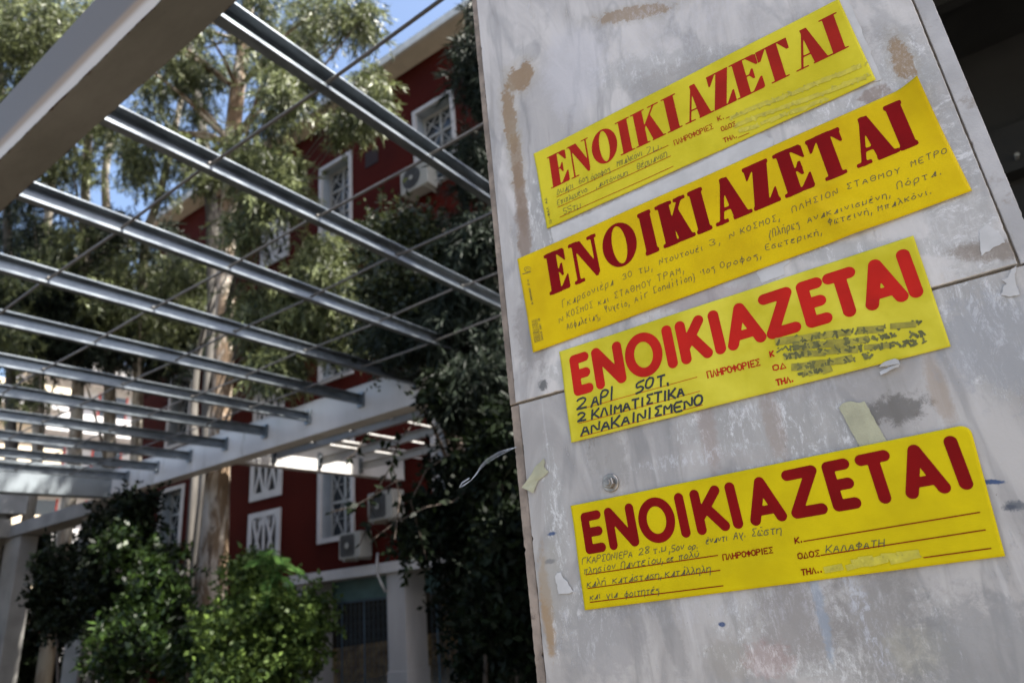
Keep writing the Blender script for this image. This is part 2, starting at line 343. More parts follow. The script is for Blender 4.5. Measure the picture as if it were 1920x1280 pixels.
# ------------------------------------------------------------------ ground
g = MB(); g.add([(-400, -400, 0), (400, -400, 0), (400, 400, 0), (-400, 400, 0)], [(0, 1, 2, 3)])
build('ground', g, M['ground'], kind='structure')
g = MB(); g.add([(-390, 3.2, .006), (390, 3.2, .006), (390, 390, .006), (-390, 390, .006)], [(0, 1, 2, 3)])
build('yard_soil', g, M['soil'], kind='structure')
g = MB(); g.box(6.2, 5.0, -.05, 9.6, 26, .12)
build('planting_bed', g, M['soil'], kind='structure')

# ------------------------------------------------------------------ marble pillar
XP = .9
pillar = thing('marble_pillar', 'white stained marble clad pillar with four yellow rental notices stuck on it', 'pillar', (1.3, .25, 0))
def slab(name, y0, y1, z0, z1, x0, x1, mat, parent, jag=.0012, seed=1, y0b=None, y1b=None):
    rg = np.random.default_rng(seed); y0b = y0 if y0b is None else y0b; y1b = y1 if y1b is None else y1b
    nz = max(4, int((z1-z0)/.005)); ny = max(2, int(abs(y1-y0)/.006)); mb = MB()
    loop = []
    def jit(k):
        if k < 1: return np.zeros(0)
        a = np.abs(rg.normal(0, jag*.35, k))*(1+4*(rg.random(k) > .96)); w_ = np.convolve(rg.normal(0, 1, k+20), np.ones(21)/21, 'valid')*jag*1.5; return a+np.abs(w_)
    zz = np.linspace(z0, z1, nz); f = (zz-z0)/(z1-z0)
    L = list(zip(y0b+(y0-y0b)*f + jit(nz), zz)); Rr = list(zip(y1b+(y1-y1b)*f - jit(nz), zz))
    yt = np.linspace(L[-1][0], Rr[-1][0], ny)[1:-1]; yb = np.linspace(L[0][0], Rr[0][0], ny)[1:-1]
    loop = L + list(zip(yt, z1 - jit(len(yt))*.6)) + Rr[::-1] + list(zip(yb, z0 + jit(len(yb))*.6))[::-1]
    n = len(loop); b_ = .0009
    cy = (y0+y1)/2; cz = (z0+z1)/2
    inn = [(y - b_*np.sign(y-cy), z-b_*(np.sign(z-cz) if (abs(z-z0) < .004 or abs(z-z1) < .004) else 0)) for y, z in loop]
    v = [(x0, y, z) for y, z in inn] + [(x0+b_, y, z) for y, z in loop] + [(x1, y, z) for y, z in loop]
    fs = [tuple(range(n))]
    for i in range(n):
        j = (i+1) % n; fs += [(i, i+n, j+n, j), (i+n, i+2*n, j+2*n, j+n)]
    fs.append(tuple(range(2*n, 3*n))[::-1]); mb.add(v, fs)
    return build(name, mb, mat, parent)
slab('marble_slab', -.0985, .5985, 1.8958, 5.2, XP, XP+.02, M['marble_upper'], pillar, .0007, 3, y0b=-.1025, y1b=.5965).__setitem__('label', 'upper front marble slab with brown stains')
slab('marble_slab', -.112, .5915, .02, 1.8925, XP+.0012, XP+.02, M['marble_lower'], pillar, .0010, 5, y0b=-.112, y1b=.590).__setitem__('label', 'lower front marble slab with streaks and blue ink marks')
# side slabs whose sawn ends show beside the front slabs
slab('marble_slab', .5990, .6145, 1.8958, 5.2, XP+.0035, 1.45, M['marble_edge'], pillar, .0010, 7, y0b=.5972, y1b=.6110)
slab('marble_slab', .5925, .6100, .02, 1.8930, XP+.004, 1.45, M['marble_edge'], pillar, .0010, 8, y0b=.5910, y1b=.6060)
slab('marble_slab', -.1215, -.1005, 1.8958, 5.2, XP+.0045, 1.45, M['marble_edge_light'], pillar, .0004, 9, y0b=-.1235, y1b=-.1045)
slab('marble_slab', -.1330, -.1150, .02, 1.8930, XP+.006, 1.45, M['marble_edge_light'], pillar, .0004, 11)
g = MB(); g.box(XP+.0085, -.1, .02, 1.44, .5945, 5.195); g.box(XP+.010, -.1065, .02, 1.43, -.0995, 5.19)
build('core', g, M['grout'], pillar, label='dark mortar core seen in the joints')
# hexagonal bolt with washer
bc = onX(1145, 905, XP)
bolt = thing('hex_bolt', 'rusty hexagonal steel bolt and washer fixed in the marble above the lowest notice', 'bolt', (XP, bc[1], bc[2]))
def disc(mb, r, x0, x1, n=32, rot=0., bev=.001):
    rings = [(x1, r), (x0+bev, r), (x0, r-bev)]
    vs = []
    for x, q in rings: vs += [(x, bc[1]+q*math.cos(rot+2*math.pi*k/n), bc[2]+q*math.sin(rot+2*math.pi*k/n)) for k in range(n)]
    fs = [(i*n+k, i*n+(k+1) % n, (i+1)*n+(k+1) % n, (i+1)*n+k) for i in range(2) for k in range(n)]
    fs.append(tuple(2*n+k for k in range(n))); mb.add(vs, fs)
g = MB(); disc(g, .0133, XP-.0022, XP+.001); build('washer', g, M['bolt'], bolt)
g = MB(); disc(g, .0088, XP-.0095, XP-.0022, 6, .3, .0012); build('bolt_head', g, M['bolt'], bolt)
g = MB(); disc(g, .0050, XP-.0118, XP-.0095, 20, .3, .0008); build('bolt_tip', g, M['bolt'], bolt)

# ------------------------------------------------------------------ lettering tools
def smin(a, b, k):
    if k <= 0: return np.minimum(a, b)
    h = np.clip(.5+.5*(b-a)/k, 0, 1); return b*(1-h)+a*h-k*h*(1-h)
def s_cap(X, Y, x0, y0, x1, y1, r):
    dx, dy = x1-x0, y1-y0; L = dx*dx+dy*dy+1e-12
    h = np.clip(((X-x0)*dx+(Y-y0)*dy)/L, 0, 1); return np.hypot(X-x0-h*dx, Y-y0-h*dy)-r
def s_poly(X, Y, P, r=0.):
    d = np.full(X.shape, 1e9); ins = np.zeros(X.shape, bool); n = len(P)
    for i in range(n):
        x0, y0 = P[i]; x1, y1 = P[(i+1) % n]
        d = np.minimum(d, s_cap(X, Y, x0, y0, x1, y1, 0.))
        c = (y0 > Y) != (y1 > Y); xi = (x1-x0)*(Y-y0)/((y1-y0) if abs(y1-y0) > 1e-9 else 1e-9)+x0
        ins ^= c & (X < xi)
    return np.where(ins, -d, d)-r
def s_box(X, Y, x0, y0, x1, y1, r=0.): return s_poly(X, Y, [(x0, y0), (x1, y0), (x1, y1), (x0, y1)], r)
def s_ell(X, Y, cx, cy, a, b_):
    u = (X-cx)/a; v = (Y-cy)/b_; k0 = np.hypot(u, v); k1 = np.hypot(u/a, v/b_)+1e-9
    return (k0-1)*k0/k1
def glyph_round(ch, X, Y, w, t):
    r = t/2; C = lambda *a: s_cap(X, Y, *a, r); U = lambda *a: np.minimum.reduce(a)
    l, q = r, w-r; T = 1-r; B = r
    if ch == 'I': return C(w/2, B, w/2, T)
    if ch == 'E': return U(C(l, B, l, T), C(l, T, q, T), C(l, .505, q-.02, .505), C(l, B, q, B))
    if ch == 'N': return U(C(l, B, l, T), C(l+.01, T, q-.01, B), C(q, B, q, T))
    if ch == 'O':
        return np.maximum(s_ell(X, Y, w/2, .5, w/2, .515), -s_ell(X, Y, w/2, .5, w/2-t*.98, .515-t*.92))
    if ch == 'K': return U(C(l, B, l, T), C(l+.04, .40, q-.05, T), C(l+.20, .56, q, B))
    if ch == 'A': return U(C(l, B, w/2, T-.02), C(q, B, w/2, T-.02), s_cap(X, Y, l+.10, .28, q-.10, .28, r*.85))
    if ch == 'Z': return U(C(l, T, q, T), C(q, T, l, B), C(l, B, q, B))
    if ch == 'T': return U(C(l, T, q, T), C(w/2, B, w/2, T))
def glyph_serif(ch, X, Y, w, st, h, k, rr):
    """st stem width, h serif thickness, k blend, rr corner radius"""
    P = lambda *p: s_poly(X, Y, list(p), rr*.35); e = rr
    def bar(x0, x1, y): # serif with centre y
        return s_box(X, Y, x0+e, y-h/2+e, x1-e, y+h/2-e, rr) if h > 2*e+.004 else s_cap(X, Y, x0+h/2, y, x1-h/2, y, h/2)
    def U(*a):
        d = a[0]
        for q in a[1:]: d = smin(d, q, k)
        return d
    b0, t0 = h/2, 1-h/2; c = w/2
    stem = lambda x0, x1: s_box(X, Y, x0+e, e, x1-e, 1-e, rr)
    if ch == 'I': return U(stem(c-st/2, c+st/2), bar(0, w, b0), bar(0, w, t0))
    if ch == 'E':
        x0 = .11*w
        return U(stem(x0, x0+st), bar(0, w*.9, t0), bar(0, w*.95, b0), s_cap(X, Y, x0+st*.8, .5, .72*w, .5, max(h*.32, .02)),
                 P((w*.97-e, 1-h*.6), (w*.97-e, .70), (w*.90, .70), (.60*w, 1-h)), P((w-e, h*.6), (w-e, .33), (w*.93, .33), (.60*w, h)),
                 P((.76*w, .36), (.76*w, .64), (.70*w, .64), (.58*w, .5), (.70*w, .36)))
    if ch == 'N':
        return U(P((.04*w+e, 1-e), (.04*w+st*1.0, 1-e), (.90*w-e, .30), (.90*w-e, e), (.80*w, e)),
                 s_cap(X, Y, .17*w, h/2, .17*w, .9, max(h*.5, .022)), s_cap(X, Y, .88*w, .1, .88*w, t0, max(h*.5, .022)),
                 bar(0, .38*w, b0), bar(.68*w, w*1.02, t0), bar(-.02*w, .3*w, t0))
    if ch == 'O':
        return np.maximum(s_ell(X, Y, c, .5, c, .515), -s_ell(X, Y, c, .5, max(c-st*.92, .05), .515-max(h*.8, .05)))
    if ch == 'K':
        x0 = .09*w
        return U(stem(x0, x0+st), bar(0, x0+st+.09*w, b0), bar(0, x0+st+.09*w, t0), s_cap(X, Y, x0+st*.8, .42, .80*w, t0, max(h*.5, .022)),
                 bar(.60*w, .98*w, t0), P((.44*w, .54), (.44*w+st*.62, .78), (w-.05*w, e), (w-.05*w-st*1.1, e)), bar(.56*w, w*1.02, b0))
    if ch == 'A':
        return U(s_cap(X, Y, .16*w, h/2, .47*w, .95, max(h*.5, .024)), P((.40*w, 1-e), (.60*w, 1-e), (.93*w, e), (.93*w-st*1.12, e)),
                 s_cap(X, Y, .26*w, .30, .66*w, .30, max(h*.42, .02)), bar(-.02*w, .36*w, b0), bar(.50*w, w*1.03, b0))
    if ch == 'Z':
        return U(P((w-st*1.25, 1-e), (w*.97-e, 1-e), (st*1.25, e), (.03*w+e, e)), bar(.02*w, w*.96, t0), bar(.04*w, w, b0),
                 P((.03*w+e, 1-h*.6), (.03*w+e, .70), (.10*w, .70), (.38*w, 1-h)), P((w-e, h*.6), (w-e, .33), (w*.93, .33), (.62*w, h)))
    if ch == 'T':
        return U(stem(c-st/2, c+st/2), bar(0, w, t0), bar(c-st/2-.11*w, c+st/2+.11*w, b0),
                 P((e, 1-h*.6), (e, .70), (.08*w, .70), (.30*w, 1-h)), P((w-e, 1-h*.6), (w-e, .70), (w*.92, .70), (.70*w, 1-h)))
def march(fn, x0, x1, y0, y1, cell, mapf):
    nx = int((x1-x0)/cell)+2; ny = int((y1-y0)/cell)+2
    xs = x0+np.arange(nx)*cell; ys = y0+np.arange(ny)*cell; GX, GY = np.meshgrid(xs, ys, indexing='ij'); D = fn(GX, GY)
    s_ = D < 0; a, b_, c_, d_ = s_[:-1, :-1], s_[1:, :-1], s_[1:, 1:], s_[:-1, 1:]
    full = a & b_ & c_ & d_; anyc = (a | b_ | c_ | d_) & ~full
    V = []; Fc = []
    idx = -np.ones(D.shape, int); uu = []
    I, J = np.nonzero(full)
    for i, j in zip(I, J):
        q = []
        for (m, n) in ((i, j), (i+1, j), (i+1, j+1), (i, j+1)):
            if idx[m, n] < 0: idx[m, n] = len(V); V.append((xs[m], ys[n]))
            q.append(idx[m, n])
        Fc.append(tuple(q))
    I, J = np.nonzero(anyc)
    for i, j in zip(I, J):
        cs = ((i, j), (i+1, j), (i+1, j+1), (i, j+1)); q = []
        for k in range(4):
            (m, n), (m2, n2) = cs[k], cs[(k+1) % 4]; d0, d1 = D[m, n], D[m2, n2]
            if d0 < 0:
                if idx[m, n] < 0: idx[m, n] = len(V); V.append((xs[m], ys[n]))
                q.append(idx[m, n])
            if (d0 < 0) != (d1 < 0):
                f = d0/(d0-d1); V.append((xs[m]+(xs[m2]-xs[m])*f, ys[n]+(ys[n2]-ys[n])*f)); q.append(len(V)-1)
        if len(q) >= 3: Fc.append(tuple(q))
    return (mapf(np.array(V)) if V else np.zeros((0, 3))), Fc

# single stroke alphabet for the small print and the handwriting; digits are x then y, base line 2, capital line 8
SF = {
'Α':'022842 1434','Β':'02083837253242 05350242','Γ':'020848','Δ':'02284202','Ε':'48080242 0535','Ζ':'08480242','Η':'0208 4248 0545','Θ':'28070322434728 1535',
'Ι':'2228','Κ':'0208 4804 1542','Λ':'022842','Μ':'0208244842','Ν':'02084248','Ο':'28070322434728','Π':'02084842','Ρ':'02083847463505','Σ':'4808350242','Τ':'0848 2822',
'Υ':'082548 2522','Φ':'2228 2706052434454627','Χ':'0248 0842','Ψ':'08062448 2822','Ω':'0212030628464332 3242',
'0':'28070322434728','1':'062822','2':'0718384602 0242','3':'071838473525 354443321203','5':'480805354443321202','6':'38170312324344351504','7':'08481202','8':'2507183847250312324325',
'α':'46230222 32354642 4232','β':'00071838472535443212','γ':'062240 4622','δ':'484628040213 32444528','ε':'4616054504 0403124232','ζ':'08381402324130','η':'0206 0526364541 4140','θ':'28071403224346 4628 1535',
'ι':'262332','κ':'0206 4604 1442','λ':'08184242 2502','μ':'060002 0232 464232','ν':'062246','ξ':'38084615450213414130','ο':'26040322434526','π':'0646 1612 3632','ρ':'00052646443202',
'σ':'46160402324325 ','ς':'4616053543404030','τ':'0646 2622 2232','υ':'0603224346','φ':'2820 2605032243452626','χ':'0640 0046','ψ':'060312324346 2820','ω':'1604021222 24223242 4536',
'ά':'46230222 32354642 3848','έ':'4616054504 0403124232 2838','ή':'0206 0526364541 2838','ί':'262332 2838','ό':'26040322434526 2838','ύ':'0603224346 2838','ώ':'1604021222 24223242 4536 2838',
'A':'022842 1434','i':'2622 2829','r':'0602 0526 2646','C':'4808061402 0242','o':'26040322434526','n':'0602 0526364542','d':'4842 4505032343','t':'2823324 1636',
'-':'1535','.':'2223','·':'2526',',':'2310',':':'2223 2627','(':'38160432','(':'382604031210',')':'183634322010','Κ.':'','_':'0242','"':''}
def strokes_of(ch):
    out = []
    for s_ in SF.get(ch, '').split():
        s_ = s_[:len(s_)//2*2]; p = [(int(s_[i]), int(s_[i+1])) for i in range(0, len(s_), 2)]
        q = [p[0]]
        for a in p[1:]:
            if a != q[-1]: q.append(a)
        if len(q) > 1: out.append(q)
    return out
def smooth(p, it=1):
    for _ in range(it):
        q = [p[0]]
        for a, b_ in zip(p[:-1], p[1:]):
            q.append((a[0]*.75+b_[0]*.25, a[1]*.75+b_[1]*.25)); q.append((a[0]*.25+b_[0]*.75, a[1]*.25+b_[1]*.75))
        q.append(p[-1]); p = q
    return p

class Sticker:
    def __init__(s, name, label, mat, corners, b0, b1, c0, c1, depth, lift, group):
        s.depth = depth; s.lift = lift
        q = [onX(*c, XP)[1:] for c in corners]          # TL TR BR BL in (Y,Z)
        s.q = q; s.b0, s.b1, s.c0, s.c1 = b0, b1, c0, c1
        s.root = thing(name, label, 'notice', (XP-depth, (q[0][0]+q[2][0])/2, (q[0][1]+q[2][1])/2), group)
        s.nstroke = 0
        A = np.array([[p[0], p[1], 1] for p in q]); uv = np.array([(0, 1), (1, 1), (1, 0), (0, 0)], float)
        s.aff = np.linalg.lstsq(A, uv, rcond=None)[0]
        mb = MB(); nu, nv = 150, 40; V = []
        for i in range(nu+1):
            for j in range(nv+1):
                u, v = i/nu, j/nv
                if name_round[s.root.name] if s.root.name in name_round else False:
                    # rounded upper right corner
                    ru, rv = .022, .075
                    if u > 1-ru and v > 1-rv:
                        a, b_ = (u-(1-ru))/ru, (v-(1-rv))/rv; m = max(a, b_); L = math.hypot(a, b_)
                        if L > 0: a, b_ = a*m/L, b_*m/L
                        u, v = 1-ru+a*ru, 1-rv+b_*rv
                p = (q[3]*(1-u)+q[2]*u)*(1-v)+(q[0]*(1-u)+q[1]*u)*v; V.append(p)
        V = np.array(V); X = s.x(V[:, 0], V[:, 1])
        vs = [(x, y, z) for x, (y, z) in zip(X, V)]
        fs = [(i*(nv+1)+j, (i+1)*(nv+1)+j, (i+1)*(nv+1)+j+1, i*(nv+1)+j+1) for i in range(nu) for j in range(nv)]
        mb.add(vs, fs); o_ = build('paper', mb, mat, s.root, smooth=True)
        m = o_.modifiers.new('thickness', 'SOLIDIFY'); m.thickness = .00018; m.offset = 0
    def x(s, Y, Z, extra=0.):
        Y = np.asarray(Y, float); Z = np.asarray(Z, float); uv = np.stack([Y, Z, np.ones_like(Y)], -1)@s.aff
        u_, v_ = uv[..., 0], uv[..., 1]; ph = s.q[0][1]*50
        e_ = .0006*(1+np.sin(u_*21+ph))*np.exp(-np.clip(v_, 0, 1)/.07)+.0005*(1+np.sin(u_*17+ph*2))*np.exp(-np.clip(1-v_, 0, 1)/.06)+.0005*(1+np.sin(v_*9+ph))*np.exp(-np.clip(u_, 0, 1)/.02)
        return XP-s.depth-s.lift(u_, v_)-e_-extra
    def letters(s, ext, style, mat):
        b0, b1, c0, c1 = [np.array(a, float) for a in (s.b0, s.b1, s.c0, s.c1)]
        wb0, wb1, wc0, wc1 = [onX(*a, XP)[1:] for a in (b0, b1, c0, c1)]
        m0, m1 = (b0+c0)/2, (b1+c1)/2; bd = (wb1-wb0)/np.linalg.norm(wb1-wb0); up = np.array([-bd[1], bd[0]])
        if up[1] < 0: up = -up
        def mid(px): t_ = (px-m0[0])/(m1[0]-m0[0]); return onX(px, m0[1]+t_*(m1[1]-m0[1]), XP)[1:]
        def lerp(A, B, p): # point on line AB with the same coordinate along bd as p
            d = (B-A); t_ = np.dot(p-A, bd)/np.dot(d, bd); return A+d*t_
        for ch, xl, xr in ext:
            L, Rr = mid(xl), mid(xr)
            BL, BR_ = lerp(wb0, wb1, L), lerp(wb0, wb1, Rr); TL, TR = lerp(wc0, wc1, L), lerp(wc0, wc1, Rr)
            h = (np.linalg.norm(TL-BL)+np.linalg.norm(TR-BR_))/2; w_ = np.linalg.norm(Rr-L)/h
            def mapf(P, BL=BL, BR_=BR_, TL=TL, TR=TR, w_=w_):
                u = (P[:, 0]/w_)[:, None]; v = P[:, 1][:, None]
                q = (BL*(1-u)+BR_*u)*(1-v)+(TL*(1-u)+TR*u)*v
                return np.column_stack([s.x(q[:, 0], q[:, 1], .00035), q])
            V, Fc = march(lambda X, Y: style(ch, X, Y, w_), -.08, w_+.1, -.06, 1.07, .0011/h, mapf)
            mb = MB(); mb.add(V, Fc); build('letter', mb, mat, s.root)
    def ribbon(s, mb, pts, wd, joint=True):
        """pts list of (Y,Z); width in metres; one strip with shared edges"""
        s.nstroke += 1; ex = .00055+.00002*(s.nstroke % 9)
        P = np.array(pts, float)
        if len(P) < 2: return
        # subdivide long spans so that the ink follows the paper
        Q = [P[0]]
        for a, b_ in zip(P[:-1], P[1:]):
            k = max(1, int(np.linalg.norm(b_-a)/.006))
            for i in range(1, k+1): Q.append(a+(b_-a)*i/k)
        P = np.array(Q); T = np.zeros_like(P); d = P[1:]-P[:-1]; d /= np.linalg.norm(d, axis=1)[:, None]+1e-12
        T[0] = d[0]; T[-1] = d[-1]; T[1:-1] = d[1:]+d[:-1]; ln = np.linalg.norm(T, axis=1); ln[ln < .3] = .3
        T /= ln[:, None]; N = np.column_stack([-T[:, 1], T[:, 0]])
        P[0] = P[0]-d[0]*wd*.35; P[-1] = P[-1]+d[-1]*wd*.35
        A = P+N*wd/2; B = P-N*wd/2; vs = []
        for a, b_ in zip(A, B): vs += [(s.x(a[0], a[1], ex), *a), (s.x(b_[0], b_[1], ex), *b_)]
        mb.add(vs, [(2*i, 2*i+1, 2*i+3, 2*i+2) for i in range(len(P)-1)])
    def write(s, items, wd, mat, name='handwriting', jit=.35, lean=(-.20, -1.0), slant=0., sm=1, gap=.32):
        """items: (text, x0, y0, x1, y1, height px) in photo pixels along the base line"""
        mb = MB(); rg = random.Random(len(items)*7+1)
        for text, x0, y0, x1, y1, hp in items:
            widths = [(.35 if c in '.,·:()Ιι1_' else .8) for c in text]; tot = sum(widths)+gap*(len(text)-1)
            d = np.array([x1-x0, y1-y0], float); pos = 0.
            ln_ = np.linalg.norm(d); dn = d/ln_; up = np.array([lean[0], lean[1]])*hp
            for c, wv in zip(text, widths):
                jy = rg.uniform(-1, 1)*jit*hp*.12; js = 1+rg.uniform(-1, 1)*jit*.18
                for st in strokes_of(c):
                    pts = smooth(st, sm) if sm and len(st) > 2 else st
                    out = []
                    for (gx, gy) in pts:
                        gx = gx+rg.uniform(-1, 1)*jit*.25; gy = gy+rg.uniform(-1, 1)*jit*.25
                        a = pos+gx/4*wv if wv > .5 else pos+wv*.5+(gx-2)/4*.6
                        v = (gy-2)/6*js
                        p = np.array([x0, y0])+d*(a/tot)+up*v+np.array([0, jy])
                        out.append(onX(p[0], p[1], XP)[1:])
                    s.ribbon(mb, out, wd)
                pos += wv+gap
        return build(name, mb, mat, s.root)
    def rules(s, lines, wd, mat):
        for (x0, y0, x1, y1) in lines:
            mb = MB(); s.ribbon(mb, [onX(x0, y0, XP)[1:], onX(x1, y1, XP)[1:]], wd); build('ruled_line', mb, mat, s.root)
    def scribble(s, lines, wd, mat, seed=1):
        rg = random.Random(seed); mb = MB(); bb = MB()
        for (x0, y0, x1, y1, hp, n) in lines:
            s.nstroke = 0; L = 9
            for k in range(L-1):
                if rg.random() < .2: continue
                a = onX(x0+(x1-x0)*k/L, y0+(y1-y0)*k/L+rg.uniform(-2, 2), XP)[1:]; b_ = onX(x0+(x1-x0)*(k+1.3)/L, y0+(y1-y0)*(k+1.3)/L+rg.uniform(-2, 2), XP)[1:]
                s.ribbon(bb, [a, b_], wd*rg.uniform(2.2, 3.4))
        build('wiped_area', bb, M['wipe'] if mat.name == 'smudged_ink' else M['wipe2'], s.root)
        for (x0, y0, x1, y1, hp, n) in lines:
            s.nstroke = 5
            for i in range(n):
                f = (i+rg.uniform(-.2, .2))/n; cx, cy = x0+(x1-x0)*f, y0+(y1-y0)*f
                if rg.random() < .12: continue
                for k in range(rg.choice((2, 3))):
                    p = [onX(cx+rg.uniform(-.5, .6)*hp, cy+rg.uniform(-.55, .55)*hp, XP)[1:] for _ in range(rg.choice((2, 3)))]
                    s.ribbon(mb, smooth(p, 2) if len(p) > 2 else p, wd*rg.uniform(.5, 1.2))
        build('smudged_writing', mb, mat, s.root)
name_round = {'rental_notice.003': True}
def Z1(x, y): return (980+x/2.909, y/2.909)
def Zc(ox, oy, k=3.5556): return lambda x, y: (ox+x/k, oy+y/k)
Z2 = Zc(1260, 0, 2.909); Z3 = Zc(960, 420); Z4 = Zc(1380, 260); Z5 = Zc(960, 640); Z6 = Zc(1380, 560); Z7 = Zc(960, 920); Z8 = Zc(1380, 860, 3.048)
def it(z, text, x0, y0, x1, y1, h, k=3.5556):
    a, b_ = z(x0, y0), z(x1, y1); return (text, a[0], a[1], b_[0], b_[1], h/k)
def ln(z, x0, y0, x1, y1): return (*z(x0, y0), *z(x1, y1))
G = lambda u, v, cu, cv, su, sv: np.exp(-((u-cu)/su)**2-((v-cv)/sv)**2)
def ridge(u, v, u0, v0, u1, v1, wd, k=4.0):
    du, dv = (u1-u0)*k, (v1-v0); L = du*du+dv*dv
    h = np.clip((((u-u0)*k)*du+(v-v0)*dv)/L, 0, 1); d = np.hypot((u-u0)*k-h*du, v-v0-h*dv)
    return np.exp(-(d/wd)**2)*np.sin(np.pi*np.clip(h, .02, .98))**.5
GRP = 'yellow rental notices stuck on the marble pillar'
# 1, fat serif lettering
lift1 = lambda u, v: .0006+.0010*G(u, v, 1., .0, .08, .5)+.0007*G(u, v, 0, 0, .06, .4)+.0005*G(u, v, .45, 1., .1, .2)+.0006*G(u, v, .75, .5, .25, .5)*np.sin(u*40)*.15
S1 = Sticker('rental_notice', 'topmost lemon yellow notice with red thick serif capitals and its lower right part smudged', M['lemon'],
    [(1002, 290), (1573, 0), (1643, 152), (1027, 430)], Z1(160, 1033), Z1(1783, 262), Z1(133, 865), Z1(1705, 75), .0012, lift1, GRP)
z = lambda a: 980+a/2.909
S1.letters([('E', z(147), z(249)), ('N', z(257), z(370)), ('O', z(382), z(517)), ('I', z(522), z(600)), ('K', z(606), z(763)), ('I', z(775), z(855)),
    ('A', z(873), z(1020)), ('Z', z(1022), z(1147)), ('E', z(1150), z(1300)), ('T', z(1297), z(1467)), ('A', z(1470), z(1650)), ('I', z(1647), z(1747))],
    lambda ch, X, Y, w_: glyph_serif(ch, X, Y, w_, .245, .034, .012, .003), M['print'])
S1.rules([ln(Z1, 190, 1078, 797, 797), ln(Z1, 195, 1135, 810, 855), ln(Z1, 208, 1188, 825, 912), ln(Z1, 1112, 650, 1130, 642), ln(Z1, 1180, 755, 1237, 731)], .0010, M['print'])
S1.write([it(Z1, 'Δυάρι', 192, 1066, 280, 1030, 34, 2.909), it(Z1, '6ος', 312, 1008, 360, 985, 30, 2.909), it(Z1, 'όροφος', 378, 985, 480, 938, 28, 2.909), it(Z1, 'Μπαλκόνι', 520, 915, 655, 852, 34, 2.909), it(Z1, '7μ.', 682, 842, 765, 812, 34, 2.909),
    it(Z1, 'Επιπλωμένο', 195, 1125, 355, 1050, 30, 2.909), it(Z1, ',αυτόνομη', 405, 1030, 575, 955, 26, 2.909), it(Z1, 'Θέρμανση', 630, 930, 790, 855, 34, 2.909), it(Z1, '55τμ', 228, 1172, 320, 1135, 32, 2.909)], .00075, M['pen'], lean=(-.1, -1))
S1.write([it(Z1, 'ΠΛΗΡΟΦΟΡΙΕΣ', 834, 797, 1042, 705, 25, 2.909), it(Z1, 'Κ.', 1070, 664, 1102, 652, 22, 2.909), it(Z1, 'ΟΔΟΣ', 1090, 720, 1166, 690, 22, 2.909), it(Z1, 'ΤΗΛ.', 1103, 782, 1172, 754, 22, 2.909)], .0013, M['print'], 'small_print', 0, (-.32, -1), sm=0)
S1.write([('ΙΔ-ΦΑΛ ΑΔ', *Z1(163, 1222), *Z1(135, 1085), 4.0)], .0009, M['pen'], 'side_print', 0, (-1, .2), sm=0)
S1.scribble([(1372, 222, 1632, 118, 9, 26), (1380, 236, 1640, 140, 9, 24), (1392, 247, 1560, 185, 8, 16)], .0022, M['smudge2'], 3)
# 2, soft serif lettering
def lift2(u, v):
    z_ = .0010+.0008*G(u, v, 0, .5, .05, .6)+.0012*G(u, v, 1., 0, .1, .4)
    z_ = z_+.0150*np.clip((u-.955)/.045, 0, 1)**1.5*np.clip((v-.50)/.50, 0, 1)**1.2
    z_ = z_+.0032*G(u, v, .80, .0, .05, .22)+.0026*ridge(u, v, .72, .52, .79, .02, .06)-.0010*ridge(u, v, .735, .55, .90, .02, .03)+.0022*ridge(u, v, .68, .40, .86, .50, .06)+.0010*ridge(u, v, .55, .3, .70, .42, .07)+.0008*ridge(u, v, .1, .15, .3, .3, .08)
    return z_+.0004*ridge(u, v, .45, .35, .75, .45, .1)+.0003*np.sin(u*17)*np.clip(1-v, 0, 1)
S2 = Sticker('rental_notice', 'longest deep yellow notice, second from top, with dark red serif capitals and a barcode', M['amber'],
    [(972, 487), (1722, 155), (1823, 360), (1002, 662)], Z3(258, 480), Z2(1347, 790), Z3(215, 215), Z2(1250, 548), .0012, lift2, GRP)
S2.letters([('E', 1026.6, 1066.3), ('N', 1073.3, 1123.7), ('O', 1132.1, 1194), ('I', 1204, 1229), ('K', 1237, 1295), ('I', 1299, 1327), ('A', 1335, 1399), ('Z', 1402, 1453), ('E', 1461, 1518),
    ('T', 1523.5, 1588), ('A', 1595, 1670), ('I', 1672, 1706)], lambda ch, X, Y, w_: glyph_serif(ch, X, Y, w_, .25, .085, .032, .026), M['print_deep'])
